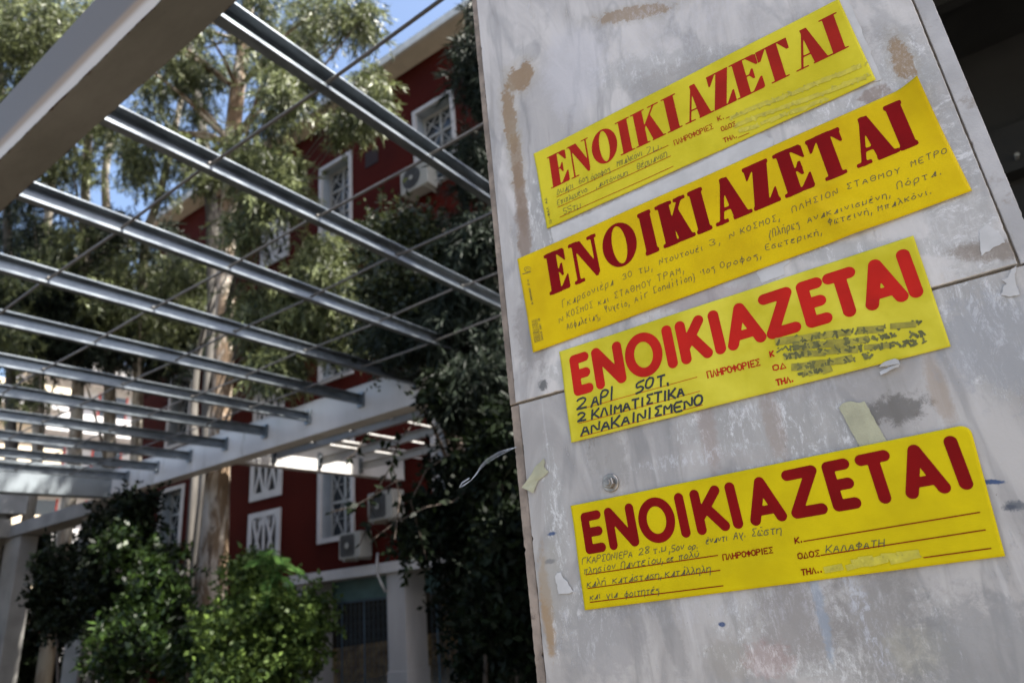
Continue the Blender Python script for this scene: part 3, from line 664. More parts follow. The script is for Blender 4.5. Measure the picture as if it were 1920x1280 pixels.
S2.write([it(Z3, 'Γκαρσονιέρα', 345, 560, 680, 408, 46), it(Z3, '30', 745, 375, 803, 350, 36), it(Z3, 'τμ,', 852, 335, 945, 305, 42), it(Z3, 'Ντουτουέι', 990, 275, 1275, 180, 40), it(Z3, '3,', 1322, 150, 1400, 135, 38), it(Z3, 'Ν', 1457, 102, 1487, 90, 34),
    it(Z4, 'ΚΟΣΜΟΣ,', 38, 640, 300, 545, 38), it(Z4, 'ΠΛΗΣΙΟΝ', 380, 500, 680, 375, 36), it(Z4, 'ΣΤΑΘΜΟΥ', 742, 345, 1095, 235, 36), it(Z4, 'ΜΕΤΡΟ', 1172, 195, 1405, 103, 38),
    it(Z3, 'Ν', 322, 662, 347, 652, 34), it(Z3, 'ΚΟΣΜΟΣ', 375, 628, 545, 560, 40), it(Z3, 'και', 585, 545, 650, 520, 36), it(Z3, 'ΣΤΑΘΜΟΥ', 690, 500, 932, 410, 40), it(Z3, 'ΤΡΑΜ,', 977, 385, 1155, 325, 42),
    it(Z4, '(Πλήρως', 230, 665, 425, 592, 50), it(Z4, 'Ανακαινισμένη,', 482, 565, 1035, 392, 38), it(Z4, 'Πόρτα.', 1078, 342, 1372, 245, 44),
    it(Z3, 'Ασφαλείας,', 375, 705, 595, 630, 42), it(Z3, 'Ψυγείο,', 627, 590, 790, 545, 42), it(Z3, 'Air', 825, 527, 912, 487, 42), it(Z3, 'Condition)', 952, 465, 1222, 375, 42), it(Z3, '·1ος', 1260, 350, 1355, 315, 42), it(Z3, 'Οροφος,', 1395, 300, 1670, 225, 38),
    it(Z4, 'Εσωτερική,', 202, 750, 580, 640, 38), it(Z4, 'Φωτεινή,', 622, 590, 915, 505, 42), it(Z4, 'Μπαλκόνι.', 952, 490, 1305, 375, 38)], .00075, M['pen'], lean=(-.12, -1), gap=.55)
def barcode(st):
    mb = MB(); rg = random.Random(5); a0, a1, c0, c1 = [np.array(p) for p in (Z3(158, 792), Z3(137, 640), Z3(200, 778), Z3(176, 632))]
    f = 0.
    while f < .97:
        wd = rg.choice([.012, .018, .03]); p, q = a0+(a1-a0)*f, c0+(c1-c0)*f
        st.ribbon(mb, [onX(*p, XP)[1:], onX(*q, XP)[1:]], wd*.022*1.2); f += wd+rg.choice([.02, .03])
    build('barcode', mb, M['ink'], st.root)
barcode(S2)
S2.write([('5201598811418', *Z3(215, 775), *Z3(192, 632), 2.6), ('ΕΔ ΟΙΚΟΝΟΜΙΚΩΝ 427 ΜΙ', *Z3(148, 537), *Z3(118, 375), 2.6)], .0006, M['pen'], 'side_print', 0, (-1, .2), sm=0)
mb = MB(); lc = np.array(Z3(112, 305)); S2.ribbon(mb, [onX(lc[0]+6*math.cos(a), lc[1]+4.6*math.sin(a), XP)[1:] for a in np.linspace(.3, 6.1, 20)], .0006)
S2.ribbon(mb, [onX(*Z3(80, 338), XP)[1:], onX(*Z3(132, 322), XP)[1:]], .0012); S2.ribbon(mb, [onX(*Z3(98, 312), XP)[1:], onX(*Z3(108, 296), XP)[1:], onX(*Z3(122, 308), XP)[1:]], .0006)
build('publisher_emblem', mb, M['pen'], S2.root)
# 3, rounded lettering with marker writing
lift3 = lambda u, v: .0007+.0006*G(u, v, 0, 0, .06, .4)+.0018*ridge(u, v, .02, .34, .55, .36, .045)+.0018*ridge(u, v, .45, .47, .99, .52, .04)+.0010*ridge(u, v, .05, .2, .4, .27, .05)+.0003*np.sin(u*31+v*5)+.0009*G(u, v, 1, 1, .05, .3)+.0004*ridge(u, v, .3, .55, .62, .42, .05)
S3 = Sticker('rental_notice', 'lemon yellow notice, third from top, with red rounded capitals and thick black marker writing', M['lemon2'],
    [(1050, 660), (1713, 443), (1783, 650), (1073, 830)], (1078, 744.3), (1719, 559.5), (1068, 669), (1692, 468.7), .0012, lift3, GRP)
S3.letters([('E', 1073, 1109.3), ('N', 1114.4, 1170.6), ('O', 1173.7, 1242.6), ('I', 1248, 1265.4), ('K', 1272.5, 1330.7), ('I', 1335.7, 1354.6), ('A', 1358.8, 1430), ('Z', 1430.6, 1494), ('E', 1502.6, 1551.8), ('T', 1552.6, 1614.8), ('A', 1613, 1691.6), ('I', 1695.6, 1716)],
    lambda ch, X, Y, w_: glyph_round(ch, X, Y, w_, .232), M['print_bright'])
S3.rules([ln(Z5, 438, 460, 1240, 240), ln(Z5, 450, 548, 1257, 333), ln(Z5, 462, 636, 1275, 425)], .0007, M['print_bright'])
S3.write([it(Z5, '2', 440, 455, 500, 440, 72), it(Z5, 'ΑΡΙ', 535, 440, 680, 390, 80), it(Z5, '50', 835, 350, 945, 305, 72), it(Z5, 'Τ.', 975, 310, 1055, 290, 72),
    it(Z5, '2', 447, 535, 495, 525, 55), it(Z5, 'ΚΛΙΜΑΤΙΣΤΙΚΑ', 540, 520, 1150, 362, 60), it(Z5, 'ΑΝΑΚΑΙΝΙΣΜΕΝΟ', 468, 630, 1270, 425, 66)], .0031, M['ink'], 'marker_writing', .5, (.02, -1), gap=.28)
S3.write([it(Z5, 'ΠΛΗΡΟΦΟΡΙΕΣ', 1312, 245, 1657, 160, 40), it(Z5, 'Κ', 1728, 105, 1750, 100, 34), it(Z5, 'ΟΔ', 1748, 197, 1830, 178, 34), it(Z5, 'ΤΗΛ.', 1770, 295, 1880, 268, 36)], .0019, M['print_bright'], 'small_print', 0, (-.2, -1), sm=0)
S3.scribble([(1460, 640, 1735, 606, 12, 26), (1462, 655, 1740, 625, 12, 26), (1475, 668, 1745, 640, 12, 26), (1490, 690, 1640, 665, 12, 18), (1500, 702, 1560, 690, 8, 6)], .0030, M['smudge'], 5)
# 4, rounded lettering, lowest
lift4 = lambda u, v: .0007+.0010*ridge(u, v, .3, .1, .6, .2, .10)+.0007*ridge(u, v, .6, .8, .8, .5, .12)+.0007*G(u, v, 1, 1, .05, .3)+.0005*G(u, v, 0, 0, .06, .4)+.0008*G(u, v, 1, 0, .07, .4)+.0002*np.sin(u*9+v*2)
S4 = Sticker('rental_notice', 'lowest bright yellow notice with a rounded corner, dark red rounded capitals and thin pen writing', M['yellow'],
    [(1072, 948), (1818, 795), (1885, 1042), (1098, 1143)], (1099.8, 1039.5), (1811, 918.4), (1090, 962), (1783.6, 816.5), .0012, lift4, GRP)
S4.letters([('E', 1095, 1132.4), ('N', 1139, 1194), ('O', 1199, 1266), ('I', 1271.5, 1289), ('K', 1301, 1361.6), ('I', 1367.5, 1386), ('A', 1399.6, 1467), ('Z', 1475.5, 1542), ('E', 1552, 1604), ('T', 1615, 1681), ('A', 1686, 1769), ('I', 1785, 1809)],
    lambda ch, X, Y, w_: glyph_round(ch, X, Y, w_, .222), M['print_deep'])
S4.rules([ln(Z7, 500, 557, 1375, 428), ln(Z7, 512, 648, 1392, 527), ln(Z7, 527, 740, 1412, 630), ln(Z8, 390, 470, 1393, 305), ln(Z8, 488, 550, 1425, 405), ln(Z8, 1075, 563, 1457, 510)], .0012, M['print_deep'])
S4.write([it(Z7, 'ΓΚΑΡΣΟΝΙΕΡΑ', 475, 488, 805, 438, 44), it(Z7, '28', 850, 425, 920, 412, 42), it(Z7, 'τ.μ', 945, 415, 1028, 398, 40), it(Z7, ',5ον', 1052, 408, 1148, 390, 44), it(Z7, 'ορ.', 1178, 390, 1242, 382, 36), it(Z7, 'έναντι', 1297, 352, 1437, 328, 40), it(Z7, 'Αγ.', 1482, 322, 1562, 305, 52), it(Z7, 'Σώστη', 1600, 303, 1797, 282, 50),
    it(Z7, 'πλησίον', 487, 555, 692, 518, 42), it(Z7, 'Παντείου,', 732, 518, 1015, 478, 48), it(Z7, 'σε', 1037, 472, 1080, 465, 34), it(Z7, 'πολύ', 1115, 460, 1247, 438, 42),
    it(Z7, 'καλή', 507, 642, 627, 622, 46), it(Z7, 'κατάσταση,', 677, 615, 1005, 575, 42), it(Z7, 'κατάλληλη', 1027, 575, 1327, 540, 50), it(Z7, 'και', 527, 727, 592, 715, 40), it(Z7, 'για', 635, 717, 707, 705, 42), it(Z7, 'φοιτητές', 757, 707, 985, 678, 44),
    it(Z8, 'ΚΑΛΑΦΑΤΗ', 517, 537, 847, 500, 42, 3.048)], .00085, M['pen'], lean=(.06, -1))
S4.write([it(Z7, 'ΠΛΗΡΟΦΟΡΙΕΣ', 1413, 460, 1742, 410, 36), it(Z8, 'Κ.', 342, 482, 382, 474, 30, 3.048), it(Z8, 'ΟΔΟΣ', 360, 571, 480, 553, 32, 3.048), it(Z8, 'ΤΗΛ..', 380, 664, 494, 645, 32, 3.048)], .0015, M['print_deep'], 'small_print', 0, (-.14, -1), sm=0)
S4.scribble([(1550, 1068, 1735, 1040, 5, 18), (1600, 1052, 1730, 1036, 5, 14)], .0022, M['smudge2'], 9)

# ------------------------------------------------------------------ scraps stuck to the marble
def scrap(name, label, cat, pts, mat, depth=.0006, th=.0003, curl=None, group=None, seed=0):
    rg = random.Random(len(pts)*31+int(pts[0][0])); P2 = []; C2 = []
    for i in range(len(pts)):
        a, b_ = pts[i], pts[(i+1) % len(pts)]; L = math.hypot(b_[0]-a[0], b_[1]-a[1]); k = max(1, int(L/5)); jj = .9 if cat != 'tape' else .45
        for m_ in range(k):
            f = m_/k; o_ = 0 if m_ == 0 else rg.gauss(0, jj)
            P2.append((a[0]+(b_[0]-a[0])*f-(b_[1]-a[1])/L*o_, a[1]+(b_[1]-a[1])*f+(b_[0]-a[0])/L*o_))
            if curl: C2.append(curl[i]*(1-f)+curl[(i+1) % len(pts)]*f)
    pts = P2; curl = C2 if curl else None
    q = [onX(*p, XP) for p in pts]; c_ = np.mean(q, axis=0); n = len(q); mb = MB()
    xs = [XP-depth-(curl[i] if curl else 0) for i in range(n)]
    v = [(xs[i], q[i][1], q[i][2]) for i in range(n)]+[(xs[i]+th, q[i][1], q[i][2]) for i in range(n)]
    tri = tessellate_polygon([[Vector((p[1], p[2], 0)) for p in q]])
    f = [tuple(t_) for t_ in tri]+[tuple(i+n for i in t_[::-1]) for t_ in tri]+[(i, i+n, (i+1) % n+n, (i+1) % n) for i in range(n)]
    mb.add(v, f); return build(name, mb, mat, None, label=label, cat=cat, group=group, loc=(XP, c_[1], c_[2]))
scrap('masking_tape', 'strip of pale masking tape above the lowest notice', 'tape', [(1573, 764), (1580, 756), (1595, 752), (1612, 755), (1621, 752), (1640, 786), (1665, 830), (1640, 845), (1615, 842), (1592, 800)], M['tape'])
scrap('masking_tape', 'torn scrap of pale masking tape near the left edge of the pillar', 'tape', [(981, 914), (992, 897), (1005, 873), (1020, 859), (1022, 866), (1020, 874), (1029, 884), (1020, 893), (1010, 900), (1001, 924), (990, 918)], M['tape'], curl=[.004, .002, 0, 0, 0, 0, 0, 0, 0, .002, .004])
scrap('torn_paper', 'small white torn paper flap left of the lowest notice', 'paper', [(1041, 1080), (1045, 1074), (1052, 1072), (1060, 1086), (1070, 1100), (1078, 1110), (1048, 1113)], M['torn'])
scrap('torn_paper', 'curled white paper sliver under the third notice', 'paper', [(1648, 688), (1658, 680), (1672, 676), (1686, 677), (1689, 684), (1686, 690), (1672, 694), (1652, 704), (1650, 698), (1672, 686), (1660, 688)], M['torn'], curl=[.001, .003, .006, .008, .008, .006, .004, .003, .002, .002, .001])
scrap('paper_strip', 'white paper margin sticking out at the right end of the topmost notice', 'paper', [(1571, 0), (1592, 0), (1612, 48), (1653, 150), (1640, 154), (1628, 128), (1600, 62)], M['torn'], .0009)
scrap('paper_strip', 'white backing paper strip showing between the two upper notices', 'paper', [(1033, 428), (1110, 398), (1180, 366), (1300, 312), (1390, 268), (1425, 248), (1452, 262), (1448, 285), (1380, 318), (1250, 378), (1100, 440), (1040, 462)], M['torn'], .0007)
scrap('torn_paper', 'ragged white paper patch between the second and third notices', 'paper', [(1418, 512), (1430, 498), (1460, 484), (1474, 478), (1482, 490), (1470, 502), (1472, 515), (1440, 527), (1430, 532)], M['torn'])
scrap('torn_paper', 'white paper remains near the right edge of the pillar above the marble joint', 'paper', [(1835, 432), (1850, 420), (1862, 428), (1876, 440), (1885, 455), (1868, 462), (1840, 480), (1838, 460)], M['torn'])
scrap('torn_paper', 'ragged white paper flake just below the marble joint at the right edge', 'paper', [(1896, 505), (1906, 498), (1903, 520), (1908, 540), (1912, 552), (1896, 556), (1876, 553), (1880, 540), (1888, 532), (1878, 525), (1890, 520)], M['torn'])
# clear plastic loop hanging out at the left edge
wl = thing('plastic_tie', 'clear twisted plastic tie sticking out from the left edge of the pillar', 'tie', tuple(onX(965, 838, XP+.003)))
for k, off in enumerate((0, 4, -3)):
    pts = [(968, 838), (955, 842+off*.5), (935, 850+off), (912, 864+off), (902, 874+off*.8), (893, 888+off*.4), (883, 900), (868, 910+off*.4), (861, 914), (866, 905-off*.4), (880, 896-off*.2)]
    P3 = [onX(a, c_, XP+.003-.0006*i-.0015*k) for i, (a, c_) in enumerate(pts)]
    g = MB(); g.tube(P3, .00032, 6); build('strand', g, M['plastic'], wl, smooth=True)

# ------------------------------------------------------------------ main pergola
XB0, XB1, YE = .90, 5.7, 12.4
perg = thing('steel_pergola', 'large steel pergola of white beams and thin galvanised rails over the yard', 'pergola', (3.3, 6.5, 0))
def ibeam(x0, x1, z0, z1, y0, y1, axis='Y'):
    tf = .022; tw = .05; c_ = (x0+x1)/2
    prof = [(x0, z0), (x1, z0), (x1, z0+tf), (c_+tw, z0+tf), (c_+tw, z1-tf), (x1, z1-tf), (x1, z1), (x0, z1), (x0, z1-tf), (c_-tw, z1-tf), (c_-tw, z0+tf), (x0, z0+tf)]
    return MB().prism(prof, axis, y0, y1)
g = MB(); g.box(XB0, .8, 3.803, XB0+.17, YE+.12, 4.26); nb_ = build('beam', g, M['beam'], perg, bevel=.004, label='nearest beam, stained and rusty, with a painted lit strip along its lower edge')
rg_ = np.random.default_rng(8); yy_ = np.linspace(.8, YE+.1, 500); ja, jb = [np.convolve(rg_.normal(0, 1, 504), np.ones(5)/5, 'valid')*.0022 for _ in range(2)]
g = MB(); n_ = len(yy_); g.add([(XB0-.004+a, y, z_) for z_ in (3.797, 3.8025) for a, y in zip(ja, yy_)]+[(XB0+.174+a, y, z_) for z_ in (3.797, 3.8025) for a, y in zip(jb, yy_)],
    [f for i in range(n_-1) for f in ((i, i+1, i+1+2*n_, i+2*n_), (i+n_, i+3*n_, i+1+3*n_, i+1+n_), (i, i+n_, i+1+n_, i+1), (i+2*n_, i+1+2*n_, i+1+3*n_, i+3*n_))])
build('bottom_plate', g, M['shaded_beam_plate'], nb_, label='bottom plate with the underside shade painted dark and rusty edges')
g = MB(); g.box(XB1, .8, 3.80, XB1+.24, YE, 4.26); g.box(XB1-.008, .8, 4.245, XB1+.248, YE, 4.262)
build('beam', g, M['white_paint'], perg, bevel=.004)
g = MB(); g.box(XB0+.18, YE, 3.80, XB1+.24, YE+.24, 4.30); build('beam', g, M['beam_shaded'], perg, bevel=.004)
YS = [1.14, 2.11, 3.10, 4.09, 5.13, 6.10, 7.12, 8.05, 9.0, 9.95, 10.9, 11.84]
def cprof(y0, z0, z1, fl=.058, lip=.018, t_=.004):
    y1 = y0+fl
    return [(y0, z0), (y1, z0), (y1, z1), (y0, z1), (y0, z1-lip*.5), (y0+t_, z1-lip*.5), (y0+t_, z1-t_), (y1-t_, z1-t_), (y1-t_, z0+t_), (y0+t_, z0+t_), (y0+t_, z0+lip), (y0, z0+lip)]
first = None
for y in YS:
    if first is None:
        g = MB().prism(cprof(y-.03, 4.0, 4.125), 'X', XB0+.178, XB1-.035); first = build('rail', g, M['galv'], perg); first['_y'] = y
        g = MB(); g.box(XB1-.035, y-.055, 3.965, XB1-.004, y+.055, 4.155); g.rod((XB1-.05, y-.045, 4.0), (XB1-.03, y-.045, 4.0), .012, 6); g.rod((XB1-.05, y-.045, 4.12), (XB1-.03, y-.045, 4.12), .012, 6)
        fend = build('end_bracket', g, M['galv'], first)
        base_y = y; del first['_y']
    else:
        o_ = first.copy(); link(o_); o_.location = (random.uniform(-.004, .004), y-base_y, random.uniform(-.003, .003)); o_.parent = perg
        e_ = fend.copy(); link(e_); e_.parent = o_
rodm = None
for i in range(len(YS)-1):
    for k, x in enumerate((1.75, 2.52, 3.27, 4.04, 4.80)):
        dz = .028 if i % 2 else .0; L = YS[i+1]-YS[i]
        g = MB(); g.rod((x, YS[i]-.012, 4.055-dz), (x, YS[i+1]+.02, 4.035+dz*.2), .0095, 8); build('tie_rod', g, M['rod'], perg)
for (x0, y0, x1, y1, zt) in ((5.68, 12.75, 5.98, 13.3, 3.80), (5.60, 15.6, 5.92, 16.3, 3.55), (.85, 12.4, 1.1, 12.7, 3.80)):
    g = MB(); g.box(x0, y0, 0, x1, y1, zt); build('post', g, M['post'], perg, bevel=.01)
g = MB(); g.box(5.55, 12.7, 3.56, 6.02, 17.4, 3.80); g.box(.8, 16.0, 3.555, 5.55, 16.4, 3.9); build('beam', g, M['post'], perg, label='low concrete beam at the far end')
# canopy roof beyond
far = thing('yard_canopy', 'grey flat canopy roof behind the far end of the pergola', 'canopy', (2.5, 20, 0))
g = MB(); g.box(-1, 17.2, 4.2, 6.2, 24, 4.75); build('roof', g, M['roof'], far)
for x, y in ((5.8, 17.5), (5.8, 23.5), (-.6, 17.5), (-.6, 23.5)):
    g = MB(); g.box(x-.12, y-.12, 0, x+.12, y+.12, 4.2); build('post', g, M['post'], far)

# ------------------------------------------------------------------ side pergola toward the building
sp = thing('side_pergola', 'smaller white steel pergola with sunlit cross beam close to the red building', 'pergola', (8, 8, 0))
g = MB(); g.box(5.95, 9.44, 3.94, 12.0 if False else 9.94, 9.60, 4.45); g.box(5.95, 9.43, 3.925, 9.94, 9.61, 3.94); g.box(5.95, 9.22, 4.452, 9.94, 9.62, 4.48)
build('beam', g, M['white_paint'], sp, bevel=.004, label='sunlit white cross beam')
for x in (6.85, 7.80, 8.76):
    g = MB(); g.prism([(-q[0]+2*x, q[1]) if False else (x-.03+(q[0]-(0)), q[1]) for q in cprof(0, 4.02, 4.16)], 'Y', 4.0, 9.425); r_ = build('rail', g, M['steel_paint'], sp)
    g = MB(); g.box(x-.045, 9.405, 3.98, x+.045, 9.437, 4.24); build('end_bracket', g, M['galv'], r_)
for y in (5.0, 5.9, 6.7, 7.55, 8.43):
    for xa, xb in ((5.96, 6.85), (6.85, 7.80), (7.80, 8.76), (8.76, 9.69)):
        g = MB(); g.rod((xa, y, 4.12), (xb, y, 4.12), .014, 8); build('tie_rod', g, M['white_paint'], sp)

# ------------------------------------------------------------------ red building
bld = thing('red_building', 'dark red three storey building with white window surrounds and white lattice panels', 'building', (14, 10, 0))
XF = 10.0; YA, YB = -2.0, 20.4
wins = [(10.95, 12.2, 10.37, 12.72), (7.52, 8.80, 10.37, 12.72), (10.95, 12.15, 6.60, 8.95), (7.5, 8.75, 6.60, 8.95), (10.95, 12.12, 2.98, 5.30), (7.5, 8.72, 2.98, 5.30),
        (17.6, 18.8, 10.0, 12.5), (17.6, 18.8, 6.3, 8.55), (17.6, 18.8, 2.9, 5.2), (4.0, 5.2, 10.37, 12.72), (4.0, 5.2, 6.6, 8.95), (4.0, 5.2, 2.98, 5.3)]
holes = [(a+.1, b_-.1, c_+.1, d_-.1) for a, b_, c_, d_ in wins]
ys = sorted(set([YA, YB]+[h[0] for h in holes]+[h[1] for h in holes])); zs = sorted(set([2.4, 14.1]+[h[2] for h in holes]+[h[3] for h in holes]))
g = MB()
for i in range(len(ys)-1):
    for j in range(len(zs)-1):
        cy, cz = (ys[i]+ys[i+1])/2, (zs[j]+zs[j+1])/2
        if any(h[0] < cy < h[1] and h[2] < cz < h[3] for h in holes): continue
        g.add([(XF, ys[i], zs[j]), (XF, ys[i+1], zs[j]), (XF, ys[i+1], zs[j+1]), (XF, ys[i], zs[j+1])], [(0, 3, 2, 1)])
g.add([(XF, YA, 2.4), (22, YA, 2.4), (22, YA, 14.1), (XF, YA, 14.1), (XF, YB, 2.4), (22, YB, 2.4), (22, YB, 14.1), (XF, YB, 14.1)], [(0, 1, 2, 3), (4, 7, 6, 5), (1, 5, 6, 2)])
build('wall', g, M['red'], bld)
g = MB(); g.box(9.44, YA-.5, 14.10, 22.5, YB+.5, 14.16); build('eave', g, M['eave'], bld)
g = MB(); g.box(9.42, YA-.52, 14.08, 9.50, YB+.52, 14.30); g.box(9.5, YA-.5, 14.17, 22.5, YB+.5, 14.29); build('fascia', g, M['fascia'], bld)
for (a, b_, c_, d_) in wins:
    f_ = .10
    g = MB(); g.box(XF-.04, a, c_, XF+.02, a+f_, d_); g.box(XF-.04, b_-f_, c_, XF+.02, b_, d_); g.box(XF-.04, a+f_, d_-f_, XF+.02, b_-f_, d_); g.box(XF-.07, a+f_, c_, XF+.02, b_-f_, c_+f_)
    wo = build('window', g, M['surround'], bld)
    ya, yb, za, zb = a+f_, b_-f_, c_+f_, d_-f_; xr = XF+.30
    g = MB(); g.add([(XF+.02, ya, za), (xr, ya, za), (xr, ya, zb), (XF+.02, ya, zb)], [(0, 1, 2, 3)]); g.add([(XF+.02, yb, za), (xr, yb, za), (xr, yb, zb), (XF+.02, yb, zb)], [(3, 2, 1, 0)])
    g.add([(XF+.02, ya, zb), (xr, ya, zb), (xr, yb, zb), (XF+.02, yb, zb)], [(0, 1, 2, 3)]); g.add([(XF+.02, ya, za), (xr, ya, za), (xr, yb, za), (XF+.02, yb, za)], [(3, 2, 1, 0)])
    build('reveal', g, M['reveal'], wo)
    g = MB(); t_ = .06; cy = (ya+yb)/2; z1_ = za+(zb-za)*.70; z2_ = za+(zb-za)*.35
    for (p, q) in ((ya, ya+t_), (cy-t_/2, cy+t_/2), (yb-t_, yb)): g.box(xr-.05, p, za, xr, q, zb)
    for zz_ in (za, z2_, z1_, zb-t_):
        g.box(xr-.045, ya+t_, zz_, xr-.002, cy-t_/2, zz_+t_); g.box(xr-.045, cy+t_/2, zz_, xr-.002, yb-t_, zz_+t_)
    build('casement', g, M['casement'], wo)
    g = MB()
    for (p, q) in ((ya+t_, cy-t_/2), (cy+t_/2, yb-t_)):
        for (m_, n_) in ((za+t_, z2_), (z2_+t_, z1_), (z1_+t_, zb-t_)):
            g.rod((xr-.075, p, m_), (xr-.075, q, n_), .014, 5); g.rod((xr-.077, p, n_), (xr-.077, q, m_), .014, 5)
            g.rod((xr-.07, p, (m_+n_)/2), (xr-.07, q, (m_+n_)/2), .010, 5)
    build('grille', g, M['casement'], wo)
    g = MB(); g.add([(xr+.003, ya, za), (xr+.003, yb, za), (xr+.003, yb, zb), (xr+.003, ya, zb)], [(0, 3, 2, 1)]); build('pane', g, M['glass'], wo)
# lattice panels
for zc in (2.6, 4.25, 5.90, 10.58):
    a, b_, c_, d_ = 13.42, 14.62, zc, zc+1.36
    g = MB(); f_ = .13; g.box(XF-.05, a, c_, XF-.002, a+f_, d_); g.box(XF-.05, b_-f_, c_, XF-.002, b_, d_); g.box(XF-.05, a+f_, d_-f_, XF-.002, b_-f_, d_); g.box(XF-.05, a+f_, c_, XF-.002, b_-f_, c_+f_*1.3)
    lp = build('lattice_panel', g, M['surround'], bld)
    g = MB(); g.box(XF-.006, a+f_, c_+f_, XF-.003, b_-f_, d_-f_); build('backing', g, M['dark'], lp)
    ya, yb, za, zb = a+f_, b_-f_, c_+f_*1.3, d_-f_; cy = (ya+yb)/2
    for (p, q) in ((ya, cy-.035), (cy+.035, yb)):
        wd = .055; mx, mz = (p+q)/2, (za+zb)/2
        for s_ in (1, -1):
            g = MB(); y0, y1 = (p, q) if s_ > 0 else (q, p); dy = wd*s_
            x0_ = XF-.045 if s_ > 0 else XF-.043
            prof = [(y0, za), (y0+dy*1.3, za), (y1, zb), (y1-dy*1.3, zb)]
            if s_ < 0: prof = prof[::-1]
            g.prism(prof, 'X', x0_, XF-.012+(.001 if s_ > 0 else 0)); build('slat', g, M['surround'], lp)
    g = MB(); g.box(XF-.044, cy-.035, za, XF-.012, cy+.035, zb); build('mullion', g, M['surround'], lp)
    for yy in np.linspace(ya, yb, 8)[1:-1]:
        g = MB(); g.box(XF-.040, yy-.011, zb-.2, XF-.014, yy+.011, zb); build('slat', g, M['surround'], lp)
# small recessed vent
g = MB(); g.box(XF-.02, 10.0, 11.9, XF-.002, 10.45, 12.35); vt = build('vent', g, M['red_dark'], bld)
# ground floor: ledge, columns, lintel, iron grilles
g = MB(); g.box(9.86, YA, 2.20, 10.9, 13.1, 2.40); build('ledge', g, M['surround'], bld, bevel=.01)
for y in (9.55, 12.28, 6.8, 4.05, 1.3):
    g = MB(); g.box(9.96, y, 0, 10.55, y+.48, 2.195); g.box(9.94, y-.02, 0, 10.57, y+.50, .45); build('column', g, M['marble_far'], bld, bevel=.008)
g = MB(); g.box(10.62, YA, 1.78, 10.80, 13.0, 2.195); build('lintel', g, M['teal'], bld)
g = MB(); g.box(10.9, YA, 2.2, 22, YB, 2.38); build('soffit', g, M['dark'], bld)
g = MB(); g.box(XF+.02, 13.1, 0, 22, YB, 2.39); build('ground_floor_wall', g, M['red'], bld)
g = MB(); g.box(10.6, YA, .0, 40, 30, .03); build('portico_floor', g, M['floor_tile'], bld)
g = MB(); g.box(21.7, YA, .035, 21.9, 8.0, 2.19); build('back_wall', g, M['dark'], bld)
g = MB(); g.box(10.95, 13.02, .04, 21.9, 13.08, .80); build('inner_wall_lit_base', g, M['inner_lit_tan'], bld)  # tan lower band paints warm light behind the grilles, dark part above its shade
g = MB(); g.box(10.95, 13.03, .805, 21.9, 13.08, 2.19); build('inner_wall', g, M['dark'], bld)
for (y0, y1) in ((10.05, 12.27), (7.3, 9.54), (4.55, 6.78)):
    gr = build('iron_grille', MB().box(10.66, y0, 1.74, 10.72, y1, 1.775), M['blue_iron'], bld)
    nb = 16
    for k in range(nb+1):
        y = y0+(y1-y0)*k/nb; th = .026 if k % 5 == 0 else .007
        g = MB(); g.box(10.68-th/2, y-th/2, 0, 10.68+th/2, y+th/2, 1.738); build('bar', g, M['blue_iron'], gr)
    g = MB()
    for zz_ in np.arange(.12, 1.7, .17): g.box(10.665, y0+.02, zz_, 10.675, y1-.02, zz_+.012)
    for k in range(nb):
        yc = y0+(y1-y0)*(k+.5)/nb
        for zz_ in np.arange(.21, 1.7, .17):
            g.tube([(10.69, yc+.045*math.cos(a), zz_+.06*math.sin(a)) for a in np.linspace(0, 2*math.pi, 9)], .006, 4, False)
    build('ornament', g, M['dark_iron'], gr, kind='stuff')
for (y0, y1, z1_, m_) in ((12.6, 13.4, 1.3, 'cream'), (11.2, 12.5, 1.55, 'warm'), (9.9, 11.1, 1.5, 'warm'), (8.0, 8.8, 1.9, 'cream')):
    g = MB(); g.box(15.0, y0+1.2, 0, 15.1, y1+1.2, z1_); build('warm_light_panel', g, M[m_], bld)  # panels added to suggest warm light seen through the grilles

